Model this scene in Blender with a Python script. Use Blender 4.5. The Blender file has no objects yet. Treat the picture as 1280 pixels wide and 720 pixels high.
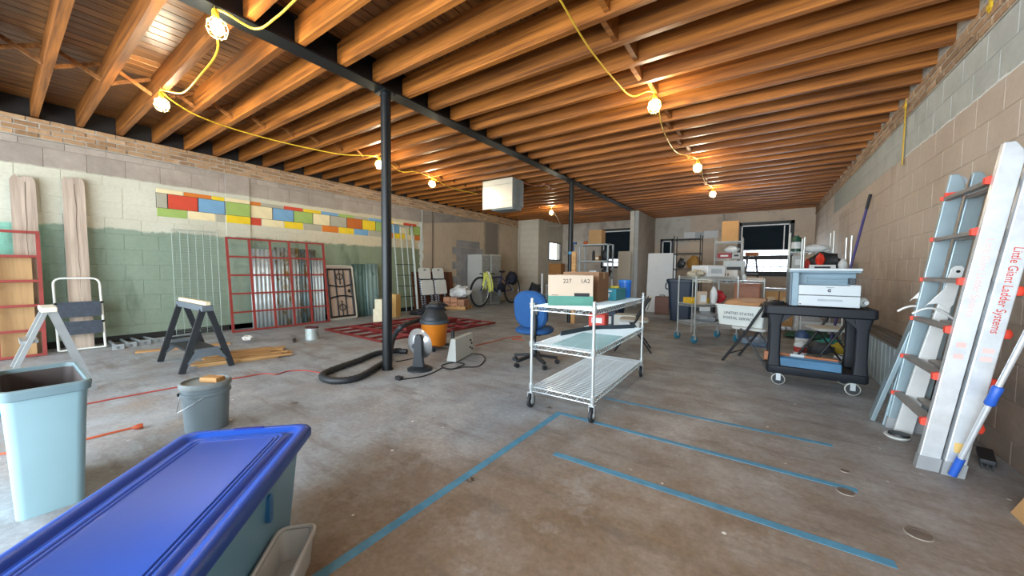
import bpy, bmesh, math, random
import numpy as np
from math import sin, cos, pi, radians as RD, sqrt, hypot
from mathutils import Vector, Matrix, Euler, noise as mnoise

random.seed(7)
SC = bpy.context.scene
COL = SC.collection

# ---------------------------------------------------------------- camera
FPX, H = 448.9, 1.22
_y, _p, _r = RD(34.707), RD(-2.868), RD(0.592)
_f = Vector((-sin(_y)*cos(_p), cos(_y)*cos(_p), sin(_p)))
_x = Vector((cos(_y), sin(_y), 0)); _u = _x.cross(_f)
CX = _x*cos(_r) + _u*sin(_r); CU = -_x*sin(_r) + _u*cos(_r); CF = _f
cd = bpy.data.cameras.new('camera'); cam = bpy.data.objects.new('camera', cd); COL.objects.link(cam)
cd.sensor_width = 36; cd.lens = FPX/1280*36; cd.clip_start = .02; cd.clip_end = 200
cam.matrix_world = Matrix(((CX.x, CU.x, -CF.x, 0), (CX.y, CU.y, -CF.y, 0), (CX.z, CU.z, -CF.z, H), (0, 0, 0, 1)))
SC.camera = cam

def _at(px, py, ax, v):
    d = CX*((px-640)/FPX) - CU*((py-360)/FPX) + CF
    c = Vector((0, 0, H)); return c + d*((v-c[ax])/d[ax])
def PZ(px, py, z=0): return _at(px, py, 2, z)
def PX(px, py, x): return _at(px, py, 0, x)
def PY(px, py, y): return _at(px, py, 1, y)

# ---------------------------------------------------------------- world, light, exposure
W = bpy.data.worlds.new('sky'); SC.world = W; W.use_nodes = True
bg = W.node_tree.nodes['Background']; bg.inputs[0].default_value = (.80, .90, 1, 1); bg.inputs[1].default_value = 2.2
SC.view_settings.view_transform = 'Standard'; SC.view_settings.look = 'None'
SC.view_settings.gamma = 1; SC.view_settings.use_curve_mapping = False
SC.view_settings.exposure = 0.55

def area(name, loc, rot, sx, sy, power, col):
    l = bpy.data.lights.new(name, 'AREA'); l.shape = 'RECTANGLE'; l.size = sx; l.size_y = sy; l.energy = power; l.color = col
    o = bpy.data.objects.new(name, l); COL.objects.link(o); o.location = loc; o.rotation_euler = rot; return o
# daylight coming in through the wide openings of the front wall (behind the camera) and the rear windows
area('front_daylight_left', (-5.4, -2.75, 1.55), (RD(90), 0, 0), 5.0, 2.7, 255, (.80, .91, 1))
area('front_daylight_right', (-.9, -2.75, 1.55), (RD(90), 0, 0), 3.6, 2.7, 330, (.80, .91, 1))
area('rear_window_daylight', (.08, 15.2, 2.0), (RD(-90), 0, 0), 1.4, 1.7, 150, (.85, .93, 1))

# ---------------------------------------------------------------- materials
class NT:
    def __init__(s, name):
        s.m = bpy.data.materials.new(name); s.m.use_nodes = True; s.t = s.m.node_tree
        s.b = s.t.nodes['Principled BSDF']
    def n(s, kind, **k):
        o = s.t.nodes.new(kind)
        for a, v in k.items(): setattr(o, a, v)
        return o
    def put(s, sock, v):
        if isinstance(v, bpy.types.NodeSocket): s.t.links.new(v, sock)
        elif isinstance(v, (tuple, list)) and sock.type == 'RGBA': sock.default_value = (*v[:3], 1)
        else: sock.default_value = v
    def pos(s): return s.n('ShaderNodeNewGeometry').outputs['Position']
    def obj(s): return s.n('ShaderNodeTexCoord').outputs['Object']
    def rnd(s): return s.n('ShaderNodeObjectInfo').outputs['Random']
    def xyz(s, v):
        o = s.n('ShaderNodeSeparateXYZ'); s.put(o.inputs[0], v); return o.outputs
    def scale(s, v, k):
        o = s.n('ShaderNodeVectorMath', operation='MULTIPLY'); s.put(o.inputs[0], v); o.inputs[1].default_value = k; return o.outputs[0]
    def vadd(s, v, w):
        o = s.n('ShaderNodeVectorMath', operation='ADD'); s.put(o.inputs[0], v); s.put(o.inputs[1], w); return o.outputs[0]
    def noise(s, v, sc, det=3, rough=.55):
        o = s.n('ShaderNodeTexNoise'); s.put(o.inputs['Vector'], v); o.inputs['Scale'].default_value = sc
        o.inputs['Detail'].default_value = det; o.inputs['Roughness'].default_value = rough; return o.outputs[0]
    def voro(s, v, sc, feat='F1'):
        o = s.n('ShaderNodeTexVoronoi', feature=feat); s.put(o.inputs['Vector'], v); o.inputs['Scale'].default_value = sc; return o.outputs[0]
    def ma(s, op, a, b=0):
        o = s.n('ShaderNodeMath', operation=op); s.put(o.inputs[0], a); s.put(o.inputs[1], b); return o.outputs[0]
    def step(s, v, lo, hi, a=0, b=1):
        o = s.n('ShaderNodeMapRange'); s.put(o.inputs[0], v)
        for i, q in enumerate((lo, hi, a, b)): o.inputs[i+1].default_value = q
        return o.outputs[0]
    def mix(s, f, a, b, bt='MIX'):
        o = s.n('ShaderNodeMix', data_type='RGBA', blend_type=bt); s.put(o.inputs[0], f); s.put(o.inputs[6], a); s.put(o.inputs[7], b); return o.outputs[2]
    def hsv(s, c, v=1, sat=1, h=.5):
        o = s.n('ShaderNodeHueSaturation'); s.put(o.inputs['Color'], c); s.put(o.inputs['Value'], v); s.put(o.inputs['Saturation'], sat); s.put(o.inputs['Hue'], h); return o.outputs[0]
    def bump(s, h, st=.3, d=.01):
        o = s.n('ShaderNodeBump'); s.put(o.inputs['Height'], h); o.inputs['Strength'].default_value = st; o.inputs['Distance'].default_value = d
        s.t.links.new(o.outputs[0], s.b.inputs['Normal'])
    def done(s, col, rough=.6, metal=0, **k):
        s.put(s.b.inputs['Base Color'], col); s.put(s.b.inputs['Roughness'], rough); s.put(s.b.inputs['Metallic'], metal)
        for a, v in k.items(): s.put(s.b.inputs[a.replace('_', ' ')], v)
        return s.m

def S(h):   # sRGB hex -> linear
    c = [int(h[i:i+2], 16)/255 for i in (0, 2, 4)]
    return tuple(x/12.92 if x <= .04045 else ((x+.055)/1.055)**2.4 for x in c)

_mc = {}
def mat(name, col, rough=.6, metal=0, var=.12, sc=6, bump=0, bsc=40, **k):
    if name in _mc: return _mc[name]
    t = NT(name); c = S(col) if isinstance(col, str) else col
    v = t.step(t.noise(t.obj(), sc, 4), .25, .75, 1-var, 1+var)
    if bump: t.bump(t.noise(t.obj(), bsc, 3), bump, .004)
    _mc[name] = t.done(t.hsv(c, v), rough, metal, **k); return _mc[name]

def wood(name, a, b, axis=0, rough=.55, grain=9, rv=.25, knots=True, pz=0):
    t = NT(name); k = [grain*2.2]*3; k[axis] = grain*.09
    v = t.scale(t.obj(), k); r = t.rnd()
    off = t.n('ShaderNodeCombineXYZ'); t.put(off.inputs[0], t.ma('MULTIPLY', r, 37)); t.put(off.inputs[1], t.ma('MULTIPLY', r, 91))
    v = t.vadd(v, off.outputs[0])
    g = t.noise(v, 1.0, 4, .62); c = t.mix(t.step(g, .36, .64), S(a), S(b))
    if knots:
        k2 = [2.8, 0, 2.8] if axis == 0 else [2.8, 2.8, 0]; k2[axis] = 1.2
        kn = t.voro(t.vadd(t.scale(t.obj(), k2), off.outputs[0]), 1.0)
        c = t.mix(t.step(kn, .03, .16, .8, 0), c, tuple(x*.28 for x in S(a)))
    c = t.hsv(c, t.step(r, 0, 1, 1-rv, 1+rv))
    f2 = t.noise(t.scale(v, (3.1, 3.1, 3.1)), 1.0, 3, .6); c = t.mix(t.step(f2, .5, .72, 0, .5), c, tuple(x*.5 for x in S(a)))
    t.bump(g, .25, .004); return t.done(c, rough)

# ---------------------------------------------------------------- mesh builder
class MB:
    def __init__(s): s.v = []; s.f = []
    def quad(s, *p): i = len(s.v); s.v += [tuple(q) for q in p]; s.f.append(tuple(range(i, i+len(p))))
    def box(s, c, d, R=None):
        i = len(s.v)
        for sx, sy, sz in ((-1,-1,-1),(1,-1,-1),(1,1,-1),(-1,1,-1),(-1,-1,1),(1,-1,1),(1,1,1),(-1,1,1)):
            p = Vector((sx*d[0]/2, sy*d[1]/2, sz*d[2]/2))
            if R is not None: p = R @ p
            s.v.append(tuple(p+Vector(c)))
        s.f += [tuple(i+k for k in q) for q in ((3,2,1,0),(4,5,6,7),(0,1,5,4),(1,2,6,5),(2,3,7,6),(3,0,4,7))]
        return s
    def span(s, a, b): return s.box([(p+q)/2 for p, q in zip(a, b)], [abs(q-p) for p, q in zip(a, b)])
    def bar(s, a, b, w, h, up=(0, 0, 1)):
        a, b = Vector(a), Vector(b); d = b-a; L = d.length; d.normalize(); u = Vector(up)
        if abs(u.dot(d)) > .98: u = Vector((1, 0, 0))
        sd = d.cross(u).normalized(); u = sd.cross(d)
        R = Matrix((d, sd, u)).transposed(); return s.box((a+b)/2, (L, w, h), R)
    def tube(s, P, r, n=8, closed=False, cap=True):
        P = [Vector(p) for p in P]; m = len(P); i0 = len(s.v); nrm = None
        for i, p in enumerate(P):
            if closed: t = (P[(i+1) % m]-P[i-1])
            else: t = P[min(i+1, m-1)]-P[max(i-1, 0)]
            t.normalize()
            if nrm is None: nrm = t.orthogonal().normalized()
            else:
                nrm = nrm-t*nrm.dot(t)
                nrm = nrm.normalized() if nrm.length > 1e-6 else t.orthogonal().normalized()
            bn = t.cross(nrm); rr = r[i] if isinstance(r, (list, tuple)) else r
            for k in range(n):
                a = 2*pi*k/n; s.v.append(tuple(p+(nrm*cos(a)+bn*sin(a))*rr))
        for i in range(m if closed else m-1):
            j = (i+1) % m
            for k in range(n):
                k2 = (k+1) % n; s.f.append((i0+i*n+k, i0+i*n+k2, i0+j*n+k2, i0+j*n+k))
        if cap and not closed:
            s.f.append(tuple(i0+k for k in range(n))[::-1]); s.f.append(tuple(i0+(m-1)*n+k for k in range(n)))
        return s
    def cyl(s, a, b, r, n=16, r2=None): return s.tube([a, b], [r, r if r2 is None else r2], n)
    def lathe(s, prof, n=24, c=(0, 0, 0), R=None, sx=1, sy=1):
        i0 = len(s.v); m = len(prof)
        for r, z in prof:
            for k in range(n):
                a = 2*pi*k/n; p = Vector((r*cos(a)*sx, r*sin(a)*sy, z))
                if R is not None: p = R @ p
                s.v.append(tuple(p+Vector(c)))
        for i in range(m-1):
            for k in range(n):
                k2 = (k+1) % n; s.f.append((i0+i*n+k, i0+i*n+k2, i0+(i+1)*n+k2, i0+(i+1)*n+k))
        if prof[0][0] > 1e-5: s.f.append(tuple(i0+k for k in range(n))[::-1])
        if prof[-1][0] > 1e-5: s.f.append(tuple(i0+(m-1)*n+k for k in range(n)))
        return s
    def loft(s, rings, cap0=True, cap1=True):
        i0 = len(s.v); n = len(rings[0]); m = len(rings)
        for r in rings: s.v += [tuple(p) for p in r]
        for i in range(m-1):
            for k in range(n):
                k2 = (k+1) % n; s.f.append((i0+i*n+k, i0+i*n+k2, i0+(i+1)*n+k2, i0+(i+1)*n+k))
        if cap0: s.f.append(tuple(i0+k for k in range(n))[::-1])
        if cap1: s.f.append(tuple(i0+(m-1)*n+k for k in range(n)))
        return s
    def prism(s, poly, fn, d0, d1):      # poly of (u, v); fn(u, v, d) -> point
        return s.loft([[fn(u, v, d0) for u, v in poly], [fn(u, v, d1) for u, v in poly]])
    def grid(s, fn, nu, nv, th=0):
        i0 = len(s.v)
        for i in range(nu+1):
            for j in range(nv+1): s.v.append(tuple(fn(i/nu, j/nv)))
        for i in range(nu):
            for j in range(nv):
                a = i0+i*(nv+1)+j; s.f.append((a, a+1, a+nv+2, a+nv+1))
        return s
    def build(s, name, m, parent=None, smooth=False, bevel=0, solid=0, loc=None, bseg=2, sub=0):
        me = bpy.data.meshes.new(name); me.from_pydata(s.v, [], s.f); me.update()
        bm = bmesh.new(); bm.from_mesh(me)
        if solid or sub or bevel: bmesh.ops.remove_doubles(bm, verts=bm.verts, dist=1e-5)
        bmesh.ops.recalc_face_normals(bm, faces=bm.faces); bm.to_mesh(me); bm.free()
        if smooth: me.shade_smooth(); me.set_sharp_from_angle(angle=RD(38))
        if m: me.materials.append(m)
        o = bpy.data.objects.new(name, me); COL.objects.link(o)
        if parent: o.parent = parent
        if loc: o.location = loc
        if sub: q = o.modifiers.new('subdivision', 'SUBSURF'); q.levels = q.render_levels = sub
        if solid: q = o.modifiers.new('solidify', 'SOLIDIFY'); q.thickness = solid
        if bevel: q = o.modifiers.new('bevel', 'BEVEL'); q.width = bevel; q.segments = bseg; q.limit_method = 'ANGLE'; q.angle_limit = RD(35)
        return o

def tag(o, label=None, cat=None, group=None, kind=None):
    if label: o['label'] = label
    if cat: o['category'] = cat
    if group: o['group'] = group
    if kind: o['kind'] = kind
    return o
def thing(name, label, cat, loc=(0, 0, 0), rz=0, group=None):
    o = bpy.data.objects.new(name, None); COL.objects.link(o); o.location = loc; o.rotation_euler = (0, 0, rz); o.empty_display_size = .1
    return tag(o, label, cat, group)
def copy_tree(o, parent=None):
    c = o.copy(); COL.objects.link(c); c.parent = parent
    for ch in list(o.children): copy_tree(ch, c)
    return c
def inst(me, name, loc, parent=None, rot=None):
    o = bpy.data.objects.new(name, me); COL.objects.link(o); o.parent = parent; o.location = loc
    if rot: o.rotation_euler = rot
    return o
def rrect(w, h, r, n=4, cx=0, cy=0):
    P = []
    for (sx, sy, a0) in ((1, 1, 0), (-1, 1, 90), (-1, -1, 180), (1, -1, 270)):
        for k in range(n+1):
            a = RD(a0+90*k/n); P.append((cx+sx*(w/2-r)+r*cos(a), cy+sy*(h/2-r)+r*sin(a)))
    return P
def rpath(pts, r, n=5):   # polyline with rounded corners
    P = [Vector(p) for p in pts]; out = [P[0]]
    for i in range(1, len(P)-1):
        a = (P[i-1]-P[i]); b = (P[i+1]-P[i]); q = min(r, a.length*.49, b.length*.49)
        p0 = P[i]+a.normalized()*q; p1 = P[i]+b.normalized()*q
        for k in range(n+1):
            t = k/n; out.append(p0*(1-t)**2+P[i]*2*t*(1-t)+p1*t*t)
    return out+[P[-1]]
def spline(pts, n=8):
    P = [Vector(p) for p in pts]; P = [P[0]*2-P[1]]+P+[P[-1]*2-P[-2]]; out = []
    for i in range(1, len(P)-2):
        for k in range(n):
            t = k/n; a, b, c, d = P[i-1:i+3]
            out.append(.5*((2*b)+(c-a)*t+(2*a-5*b+4*c-d)*t*t+(3*b-a-3*c+d)*t**3))
    return out+[P[-2]]
def text(body, size, m, parent, name='lettering', M4=None, align='CENTER', ext=.0008, sx=1):
    cu = bpy.data.curves.new('lettering', 'FONT'); cu.body = body; cu.size = size; cu.align_x = align; cu.align_y = 'CENTER'; cu.extrude = ext
    o = bpy.data.objects.new('lettering', cu); COL.objects.link(o)
    me = bpy.data.meshes.new_from_object(o.evaluated_get(bpy.context.evaluated_depsgraph_get()))
    bpy.data.objects.remove(o); bpy.data.curves.remove(cu)
    T = (M4 or Matrix()) @ Matrix.Diagonal((sx, 1, 1, 1)); me.transform(T)
    me.materials.clear(); me.materials.append(m)
    q = bpy.data.objects.new(name, me); COL.objects.link(q); q.parent = parent; return q
def frame4(o, x, y):      # matrix whose x, y axes run along the given vectors, at o
    x = Vector(x).normalized(); z = x.cross(Vector(y)).normalized(); y = z.cross(x)
    return Matrix((( x.x, y.x, z.x, o[0]), (x.y, y.y, z.y, o[1]), (x.z, y.z, z.z, o[2]), (0, 0, 0, 1)))
# ================================================================ SETTING
XL, XR, YB, YF, ZJ, JD, ZD = -8.49, 1.358, 14.82, -2.6, 3.29, .25, 3.54
def floor_mat():
    t = NT('stained_concrete'); p = t.pos(); x, y, z = t.xyz(p)
    big = t.noise(p, .55, 4, .6); mid = t.noise(p, 2.3, 5, .65); fine = t.noise(p, 34, 4, .7)
    # brown worn traffic area on the right of the long tape line, grey elsewhere
    edge = t.ma('ADD', x, t.step(big, .2, .8, -1.1, 1.1))
    right = t.step(edge, -2.0, -1.1); near = t.step(t.ma('ADD', y, t.step(big, .2, .8, -1, 1)), 4.6, 1.6)
    brown = t.ma('MULTIPLY', right, near)
    c = t.mix(t.step(mid, .3, .7), S('a0a6ab'), S('7f858b'))
    c = t.mix(t.ma('MULTIPLY', t.step(mid, .42, .66), t.step(big, .35, .6)), c, S('928a82'))
    cb = t.mix(t.step(mid, .28, .72), S('8f7b66'), S('6f5a46'))
    c = t.mix(t.ma('MULTIPLY', brown, t.step(mid, .1, .6, .55, 1)), c, cb)
    st = t.noise(t.scale(p, (.8, 3.6, 1)), 1.6, 5, .7)
    c = t.mix(t.step(st, .52, .66, 0, .55), c, S('665c54'))
    c = t.mix(t.step(t.noise(t.vadd(p, (7, 3, 0)), 1.1, 6, .75), .54, .70, 0, .6), c, S('b4b2b0'))
    c = t.hsv(c, t.step(fine, .3, .7, .80, 1.16))
    fl = t.voro(t.vadd(p, (.3, .1, 0)), 5.5); c = t.mix(t.ma('MULTIPLY', t.step(fl, .045, .065, 1, 0), t.step(t.noise(p, .9, 2), .47, .52)), c, S('dcdad4')); fl3 = t.voro(t.vadd(p, (1.3, 4.1, 0)), 3.1); c = t.mix(t.ma('MULTIPLY', t.step(fl3, .02, .05, .9, 0), t.step(t.noise(p, 60, 2), .45, .55)), c, S('cfccc6'))
    fl2 = t.voro(t.vadd(p, (2.3, 5.1, 0)), 1.4); c = t.mix(t.ma('MULTIPLY', t.step(fl2, .02, .06, .9, 0), t.step(t.noise(p, 40, 3), .42, .52)), c, S('2c2722'))
    t.bump(t.ma('ADD', mid, t.ma('MULTIPLY', fine, .5)), .18, .006)
    return t.done(c, t.step(mid, .3, .7, .42, .68))
def left_wall_mat(name='painted_block_left', patch=False):
    t = NT(name); p = t.pos(); x, y, z = t.xyz(p); r = t.rnd()
    n = t.noise(p, 3, 5, .65); n2 = t.noise(p, .8, 4, .6); fine = t.noise(p, 30, 3, .6)
    bare = t.hsv(t.mix(t.step(n, .3, .7), S('a3988c'), S('8e8378')), t.step(r, 0, 1, .88, 1.12))
    bare = t.mix(t.step(y, 6.8, 8.5), bare, t.mix(t.step(n, .3, .7), S('6f6a65'), S('8a847c')))
    if patch: return t.done(t.hsv(t.mix(t.step(n, .3, .7), S('8e8c8c'), S('767676')), t.step(r, 0, 1, .85, 1.15)), .85)
    cream = t.mix(t.step(n2, .3, .7), S('c8c7b6'), S('b8b6a2'))
    green = t.mix(t.step(n2, .3, .7), S('7b8d7c'), S('8c9d8b'))
    green = t.mix(t.step(y, .55, .1), green, S('86bda8'))
    green = t.mix(t.step(y, 3.2, 5.6), green, S('7f8a70'))
    green = t.mix(t.step(t.noise(t.scale(p, (1, 1.6, .5)), 2.2, 4), .58, .72, 0, .6), green, S('55634f'))
    tan = t.mix(t.step(n2, .3, .7), S('b5a48e'), S('a39480'))
    cream = t.mix(t.step(y, 2.8, 5.5), cream, S('c4b89b'))
    zz = t.ma('ADD', z, t.step(n, .25, .75, -.05, .05))
    c = t.mix(t.step(zz, 1.80, 1.83), green, cream)
    yy = t.ma('ADD', y, t.step(n, .25, .75, -.06, .06))
    c = t.mix(t.step(yy, 7.40, 7.46), c, tan)
    c = t.mix(t.ma('MULTIPLY', t.step(yy, 7.30, 7.34), t.step(yy, 7.48, 7.44)), c, S('c9cfca'))
    top = t.ma('SUBTRACT', 2.62, t.step(y, 7.6, 12, 0, -.55))
    c = t.mix(t.step(t.ma('SUBTRACT', t.ma('ADD', z, t.step(n, .25, .75, -.015, .015)), top), -.005, .02), c, bare)
    smear = t.ma('MULTIPLY', t.step(yy, 10.35, 10.5), t.step(yy, 11.4, 11.2)); smear = t.ma('MULTIPLY', smear, t.step(z, 1.6, 1.7))
    c = t.mix(t.ma('MULTIPLY', smear, .85), c, S('66625d'))
    c = t.hsv(c, t.step(fine, .3, .7, .94, 1.05)); t.bump(t.ma('ADD', fine, n), .15, .004)
    return t.done(c, .75)
def right_wall_mat():
    t = NT('painted_block_right'); p = t.pos(); x, y, z = t.xyz(p); r = t.rnd()
    n = t.noise(p, 3, 5, .65); n2 = t.noise(p, .9, 4, .6); fine = t.noise(p, 30, 3, .6)
    tan = t.mix(t.step(n2, .3, .7), S('b9ab9b'), S('a9998a'))
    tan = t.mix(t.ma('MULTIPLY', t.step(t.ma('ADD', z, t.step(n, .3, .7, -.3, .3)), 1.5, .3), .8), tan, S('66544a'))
    tan = t.mix(t.step(t.noise(t.scale(p, (1, 1, .35)), 1.9, 5), .58, .76, 0, .45), tan, S('857261'))
    gray = t.mix(t.step(n, .3, .7), S('b0b3ae'), S('9a9d98'))
    gray = t.mix(t.step(y, 6.2, 11), gray, S('8b8f88'))
    zz = t.ma('ADD', z, t.step(n, .25, .75, -.012, .012))
    g = t.ma('MULTIPLY', t.step(zz, 2.612, 2.622), t.step(y, 11.35, 11.3))
    c = t.mix(g, tan, gray)
    ln = t.ma('MULTIPLY', t.step(zz, 2.600, 2.606), t.step(zz, 2.624, 2.618)); c = t.mix(t.ma('MULTIPLY', ln, t.step(y, 6.3, 6.2)), c, S('d2d4d0'))
    pz = t.ma('MULTIPLY', t.ma('MULTIPLY', t.step(y, 9.35, 9.4), t.step(y, 10.55, 10.5)), t.ma('MULTIPLY', t.step(z, 2.5, 2.47), t.step(z, 1.0, 1.05)))
    c = t.mix(t.ma('MULTIPLY', pz, .5), c, S('8f7d6a'))
    c = t.hsv(c, t.step(fine, .3, .7, .95, 1.05)); t.bump(t.ma('ADD', fine, n), .15, .004)
    return t.done(c, .7)
def back_wall_mat():
    t = NT('painted_block_back'); p = t.pos(); x, y, z = t.xyz(p); r = t.rnd()
    n = t.noise(p, 2.2, 5, .65); n2 = t.noise(p, .8, 4, .6)
    c = t.mix(t.step(n2, .3, .7), S('cdbca6'), S('baa898'))
    c = t.mix(t.ma('MULTIPLY', t.step(x, -2.2, -2.25), t.step(t.ma('ADD', z, n), 2.5, 2.9)), c, S('b9b4aa'))
    c = t.mix(t.step(x, -3.4, -3.8), c, t.mix(t.step(n, .35, .65), S('b8aea0'), S('9c9288')))
    c = t.mix(t.step(n, .55, .75, 0, .5), c, S('7d7068'))
    t.bump(n, .15, .004); return t.done(c, .8)
def mortar_mat(): return mat('lime_mortar', 'a89f92', .9, 0, .2, 8, .3)
def brick_mat(name, a, b):
    t = NT(name); r = t.rnd(); p = t.pos(); n = t.noise(p, 14, 4, .65)
    c = t.mix(t.step(r, 0, 1), S(a), S(b)); c = t.mix(t.step(n, .52, .72, 0, .6), c, S('b8a48c'))
    c = t.hsv(c, t.step(t.ma('FRACT', t.ma('MULTIPLY', r, 17.3)), 0, 1, .75, 1.2)); t.bump(n, .5, .008); return t.done(c, .88)

MFL, ML, MPATCH, MR, MBK, MMO = floor_mat(), left_wall_mat(), left_wall_mat('bare_block_patch', True), right_wall_mat(), back_wall_mat(), mortar_mat()
def struct(o, **k): o['kind'] = 'structure'; return o

floor = struct(MB().span((XL-.3, YF-.4, -.15), (XR+.3, YB+.3, 0)).build('floor', MFL))
_keys = {}
def piece(axis, L, hgt, d, m):          # a shared block or brick mesh lying against a wall with the given normal axis
    k = (axis, round(L, 3), round(hgt, 3), round(d, 3), m.name)
    if k not in _keys:
        b = MB(); e = min(.004, d*.5); n = 1 if axis[0] == '+' else -1
        # chamfered front: a back rectangle and a slightly smaller proud front rectangle
        if axis[1] == 'x': P = lambda u, v, w: (n*w, u, v)
        else: P = lambda u, v, w: (u, n*w, v)
        R0 = [(-L/2, -hgt/2), (L/2, -hgt/2), (L/2, hgt/2), (-L/2, hgt/2)]
        R1 = [(a-math.copysign(e, a), c-math.copysign(e, c)) for a, c in R0]
        b.loft([[P(u, v, -.005) for u, v in R0], [P(u, v, d-e) for u, v in R0], [P(u, v, d) for u, v in R1]], False, True)
        o = b.build('piece', m); _keys[k] = o.data; bpy.data.objects.remove(o)
    return _keys[k]
def courses(wall, name, axis, base, rows, lo, hi, L, gap, d, m, limit=300, holes=(), alt=None, jit=0):
    """rows: (z0, z1, shift). Blocks are children of the wall; past the limit the far ones become one joined part."""
    items = []
    for ri, (z0, z1, sh) in enumerate(rows):
        y = lo-L+sh
        while y < hi:
            a, b = max(y, lo), min(y+L, hi); y += L
            if b-a < .06: continue
            c, zc = (a+b)/2, (z0+z1)/2
            if any(h[0] < b-.02 and h[1] > a+.02 and h[2] < z1-.02 and h[3] > z0+.02 for h in holes): continue
            loc = (base, c, zc) if axis[1] == 'x' else (c, base, zc)
            items.append((Vector(loc)-Vector((0, 0, H)), loc, b-a-gap, z1-z0-gap))
    items.sort(key=lambda i: i[0].length)
    # only what the camera could plausibly face is worth an object of its own
    front = [i for i in items if i[0].dot(CF) > .3]; rest = [i for i in items if i[0].dot(CF) <= .3]
    own, far = front[:limit], front[limit:]+rest
    for _, loc, l, hh in own:
        mm = alt(loc) if alt else m
        loc = list(loc)
        if jit: loc[0 if axis[1] == 'x' else 1] += random.uniform(-jit, jit)
        inst(piece(axis, l, hh, d, mm), name, loc, wall)
    if far:
        b = MB()
        for _, loc, l, hh in far:
            s = (d, l, hh) if axis[1] == 'x' else (l, d, hh); n = 1 if axis[0] == '+' else -1
            c = list(loc); c[0 if axis[1] == 'x' else 1] += n*d*.5-.001; b.box(c, s)
        b.build(name+'_field', m, wall)['kind'] = 'stuff'

# ---- left wall: painted block courses, bare grey courses, brick ledge, painted mural blocks
wl = struct(MB().span((XL-.25, YF, 0), (XL, 12.7, 3.0)).build('wall_left', ML))
zc = [.247*i for i in range(10)]
rows = [(zc[i], zc[i+1], .203*(i % 2)) for i in range(9)]+[(2.223, 2.47, -.053), (2.47, 2.62, .15), (2.62, 2.90, .05), (2.90, 3.0, .25)]
isp = lambda loc: MPATCH if (8.9 < loc[1] < 10.3 and loc[2] < 2.45 and not (loc[1] < 9.2 and loc[2] > 2.2)) else ML
mural_hole = (1.60, 7.37, 2.22, 2.55)
courses(wl, 'block', '+x', XL, [r for r in rows if r[0] < 2.2 or r[0] > 2.6], -.4, 12.64, .406, .008, .006, ML, 300, alt=isp)
b = MB()
for z0, z1, sh in ((2.223, 2.47, 0), (2.47, 2.62, .2)):
    y = -.4+sh
    while y < 12.6:
        if y+.4 < 1.61 or y > 7.37: b.box((XL+.003, y+.2, (z0+z1)/2), (.006, .398, z1-z0-.008))
        y += .406
b.build('block_field', ML, wl)['kind'] = 'stuff'
# pilaster strip and control joints
MB().span((XL, 2.575, 0), (XL+.03, 2.975, 3.0)).build('pilaster', ML, wl, bevel=.004)
PC = dict(c='e0d1a4', o='c9701f', y='e0c021', g='94ae5c', b='6f9cbd', r='c4432a', e='a39f8c', d='b8601f')
PM = {k: mat('mural_'+k, v, .6, 0, .08, 5) for k, v in PC.items()}
MBLK = mat('mural_outline', '20201e', .7)
mur = [(2.475, 2.545, [(1.613, 'c'), (1.97, 'o'), (2.37, 'y'), (2.57, 'c'), (2.98, 'o'), (3.18, 'e'), (3.6, 'r'), (4.0, 'y'), (4.4, 'b'), (4.82, 'g'), (5.22, 'e'), (5.63, 'b'), (6.04, 'y'), (6.4, 'c'), (6.75, 'r'), (7.22, None)]),
       (2.225, 2.47, [(1.613, 'e'), (1.76, 'r'), (2.17, 'b'), (2.57, 'g'), (2.98, 'c'), (3.385, 'b'), (3.80, 'g'), (4.21, 'c'), (4.61, 'e'), (5.03, 'd'), (5.45, 'y'), (5.84, 'g'), (6.2, 'b'), (6.6, 'c'), (6.95, 'g'), (7.36, None)]),
       (2.075, 2.22, [(1.613, 'g'), (2.02, 'c'), (2.42, 'e'), (2.57, 'y'), (2.98, 'r'), (3.18, 'c'), (3.6, 'y'), (4.0, 'e'), (4.41, 'o'), (4.82, 'y'), (5.22, 'b'), (5.63, 'e'), (6.04, 'o'), (6.4, 'y'), (6.8, 'c'), (7.15, 'o'), (7.36, None)])]
mb = MB().span((XL, 1.613, 2.213), (XL+.006, 2.575, 2.48)).span((XL, 2.975, 2.213), (XL+.006, 7.36, 2.48)).span((XL+.03, 2.574, 2.213), (XL+.036, 2.976, 2.48))
mb.build('mural_outline', MBLK, wl)
for z0, z1, cells in mur:
    for (ya, k), (yb, _) in zip(cells, cells[1:]):
        on = 2.56 < ya < 2.96
        x0 = XL+(.03 if on else 0); inst(piece('+x', yb-ya-.014, z1-z0, .010, PM[k]), 'mural_block', (x0, (ya+yb)/2, (z0+z1)/2), wl)
# brick ledge under the joists
MBR = brick_mat('ledge_brick', '93704e', 'ab8a66'); MBR2 = brick_mat('ledge_brick_right', '86674b', 'a08162')
MB().span((XL-.25, YF, 3.0), (XL+.055, 12.64, 3.275)).build('brick_bed', MMO, wl)
courses(wl, 'brick', '+x', XL+.055, [(3.003+.069*i, 3.003+.069*(i+1), .105*(i % 2)) for i in range(4)], -.2, 12.62, .212, .016, .016, MBR, 260, jit=.011)
MB().span((XL-.25, YF, 3.275), (XL-.03, 12.64, ZD+.05)).build('ledge_back', mat('sooty_wall', '2b2622', .9), wl)
MB().tube([(XL+.03, 7.84, 0.02), (XL+.03, 7.84, 3.28)], .014, 8).build('conduit', mat('rust_conduit', '5a4640', .6), wl)
MB().tube([(XL+.03, 7.42, 2.0), (XL+.03, 7.42, 3.28)], .012, 8).build('conduit', mat('pale_conduit', 'b9b9b0', .5), wl)
MB().span((XL+.008, -.3, 0), (XL+.03, 7.3, .10)).build('base_strip_left', mat('black_base', '1c1d1d', .7))['kind'] = 'structure'  # low dark strip along the foot of the left wall

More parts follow.
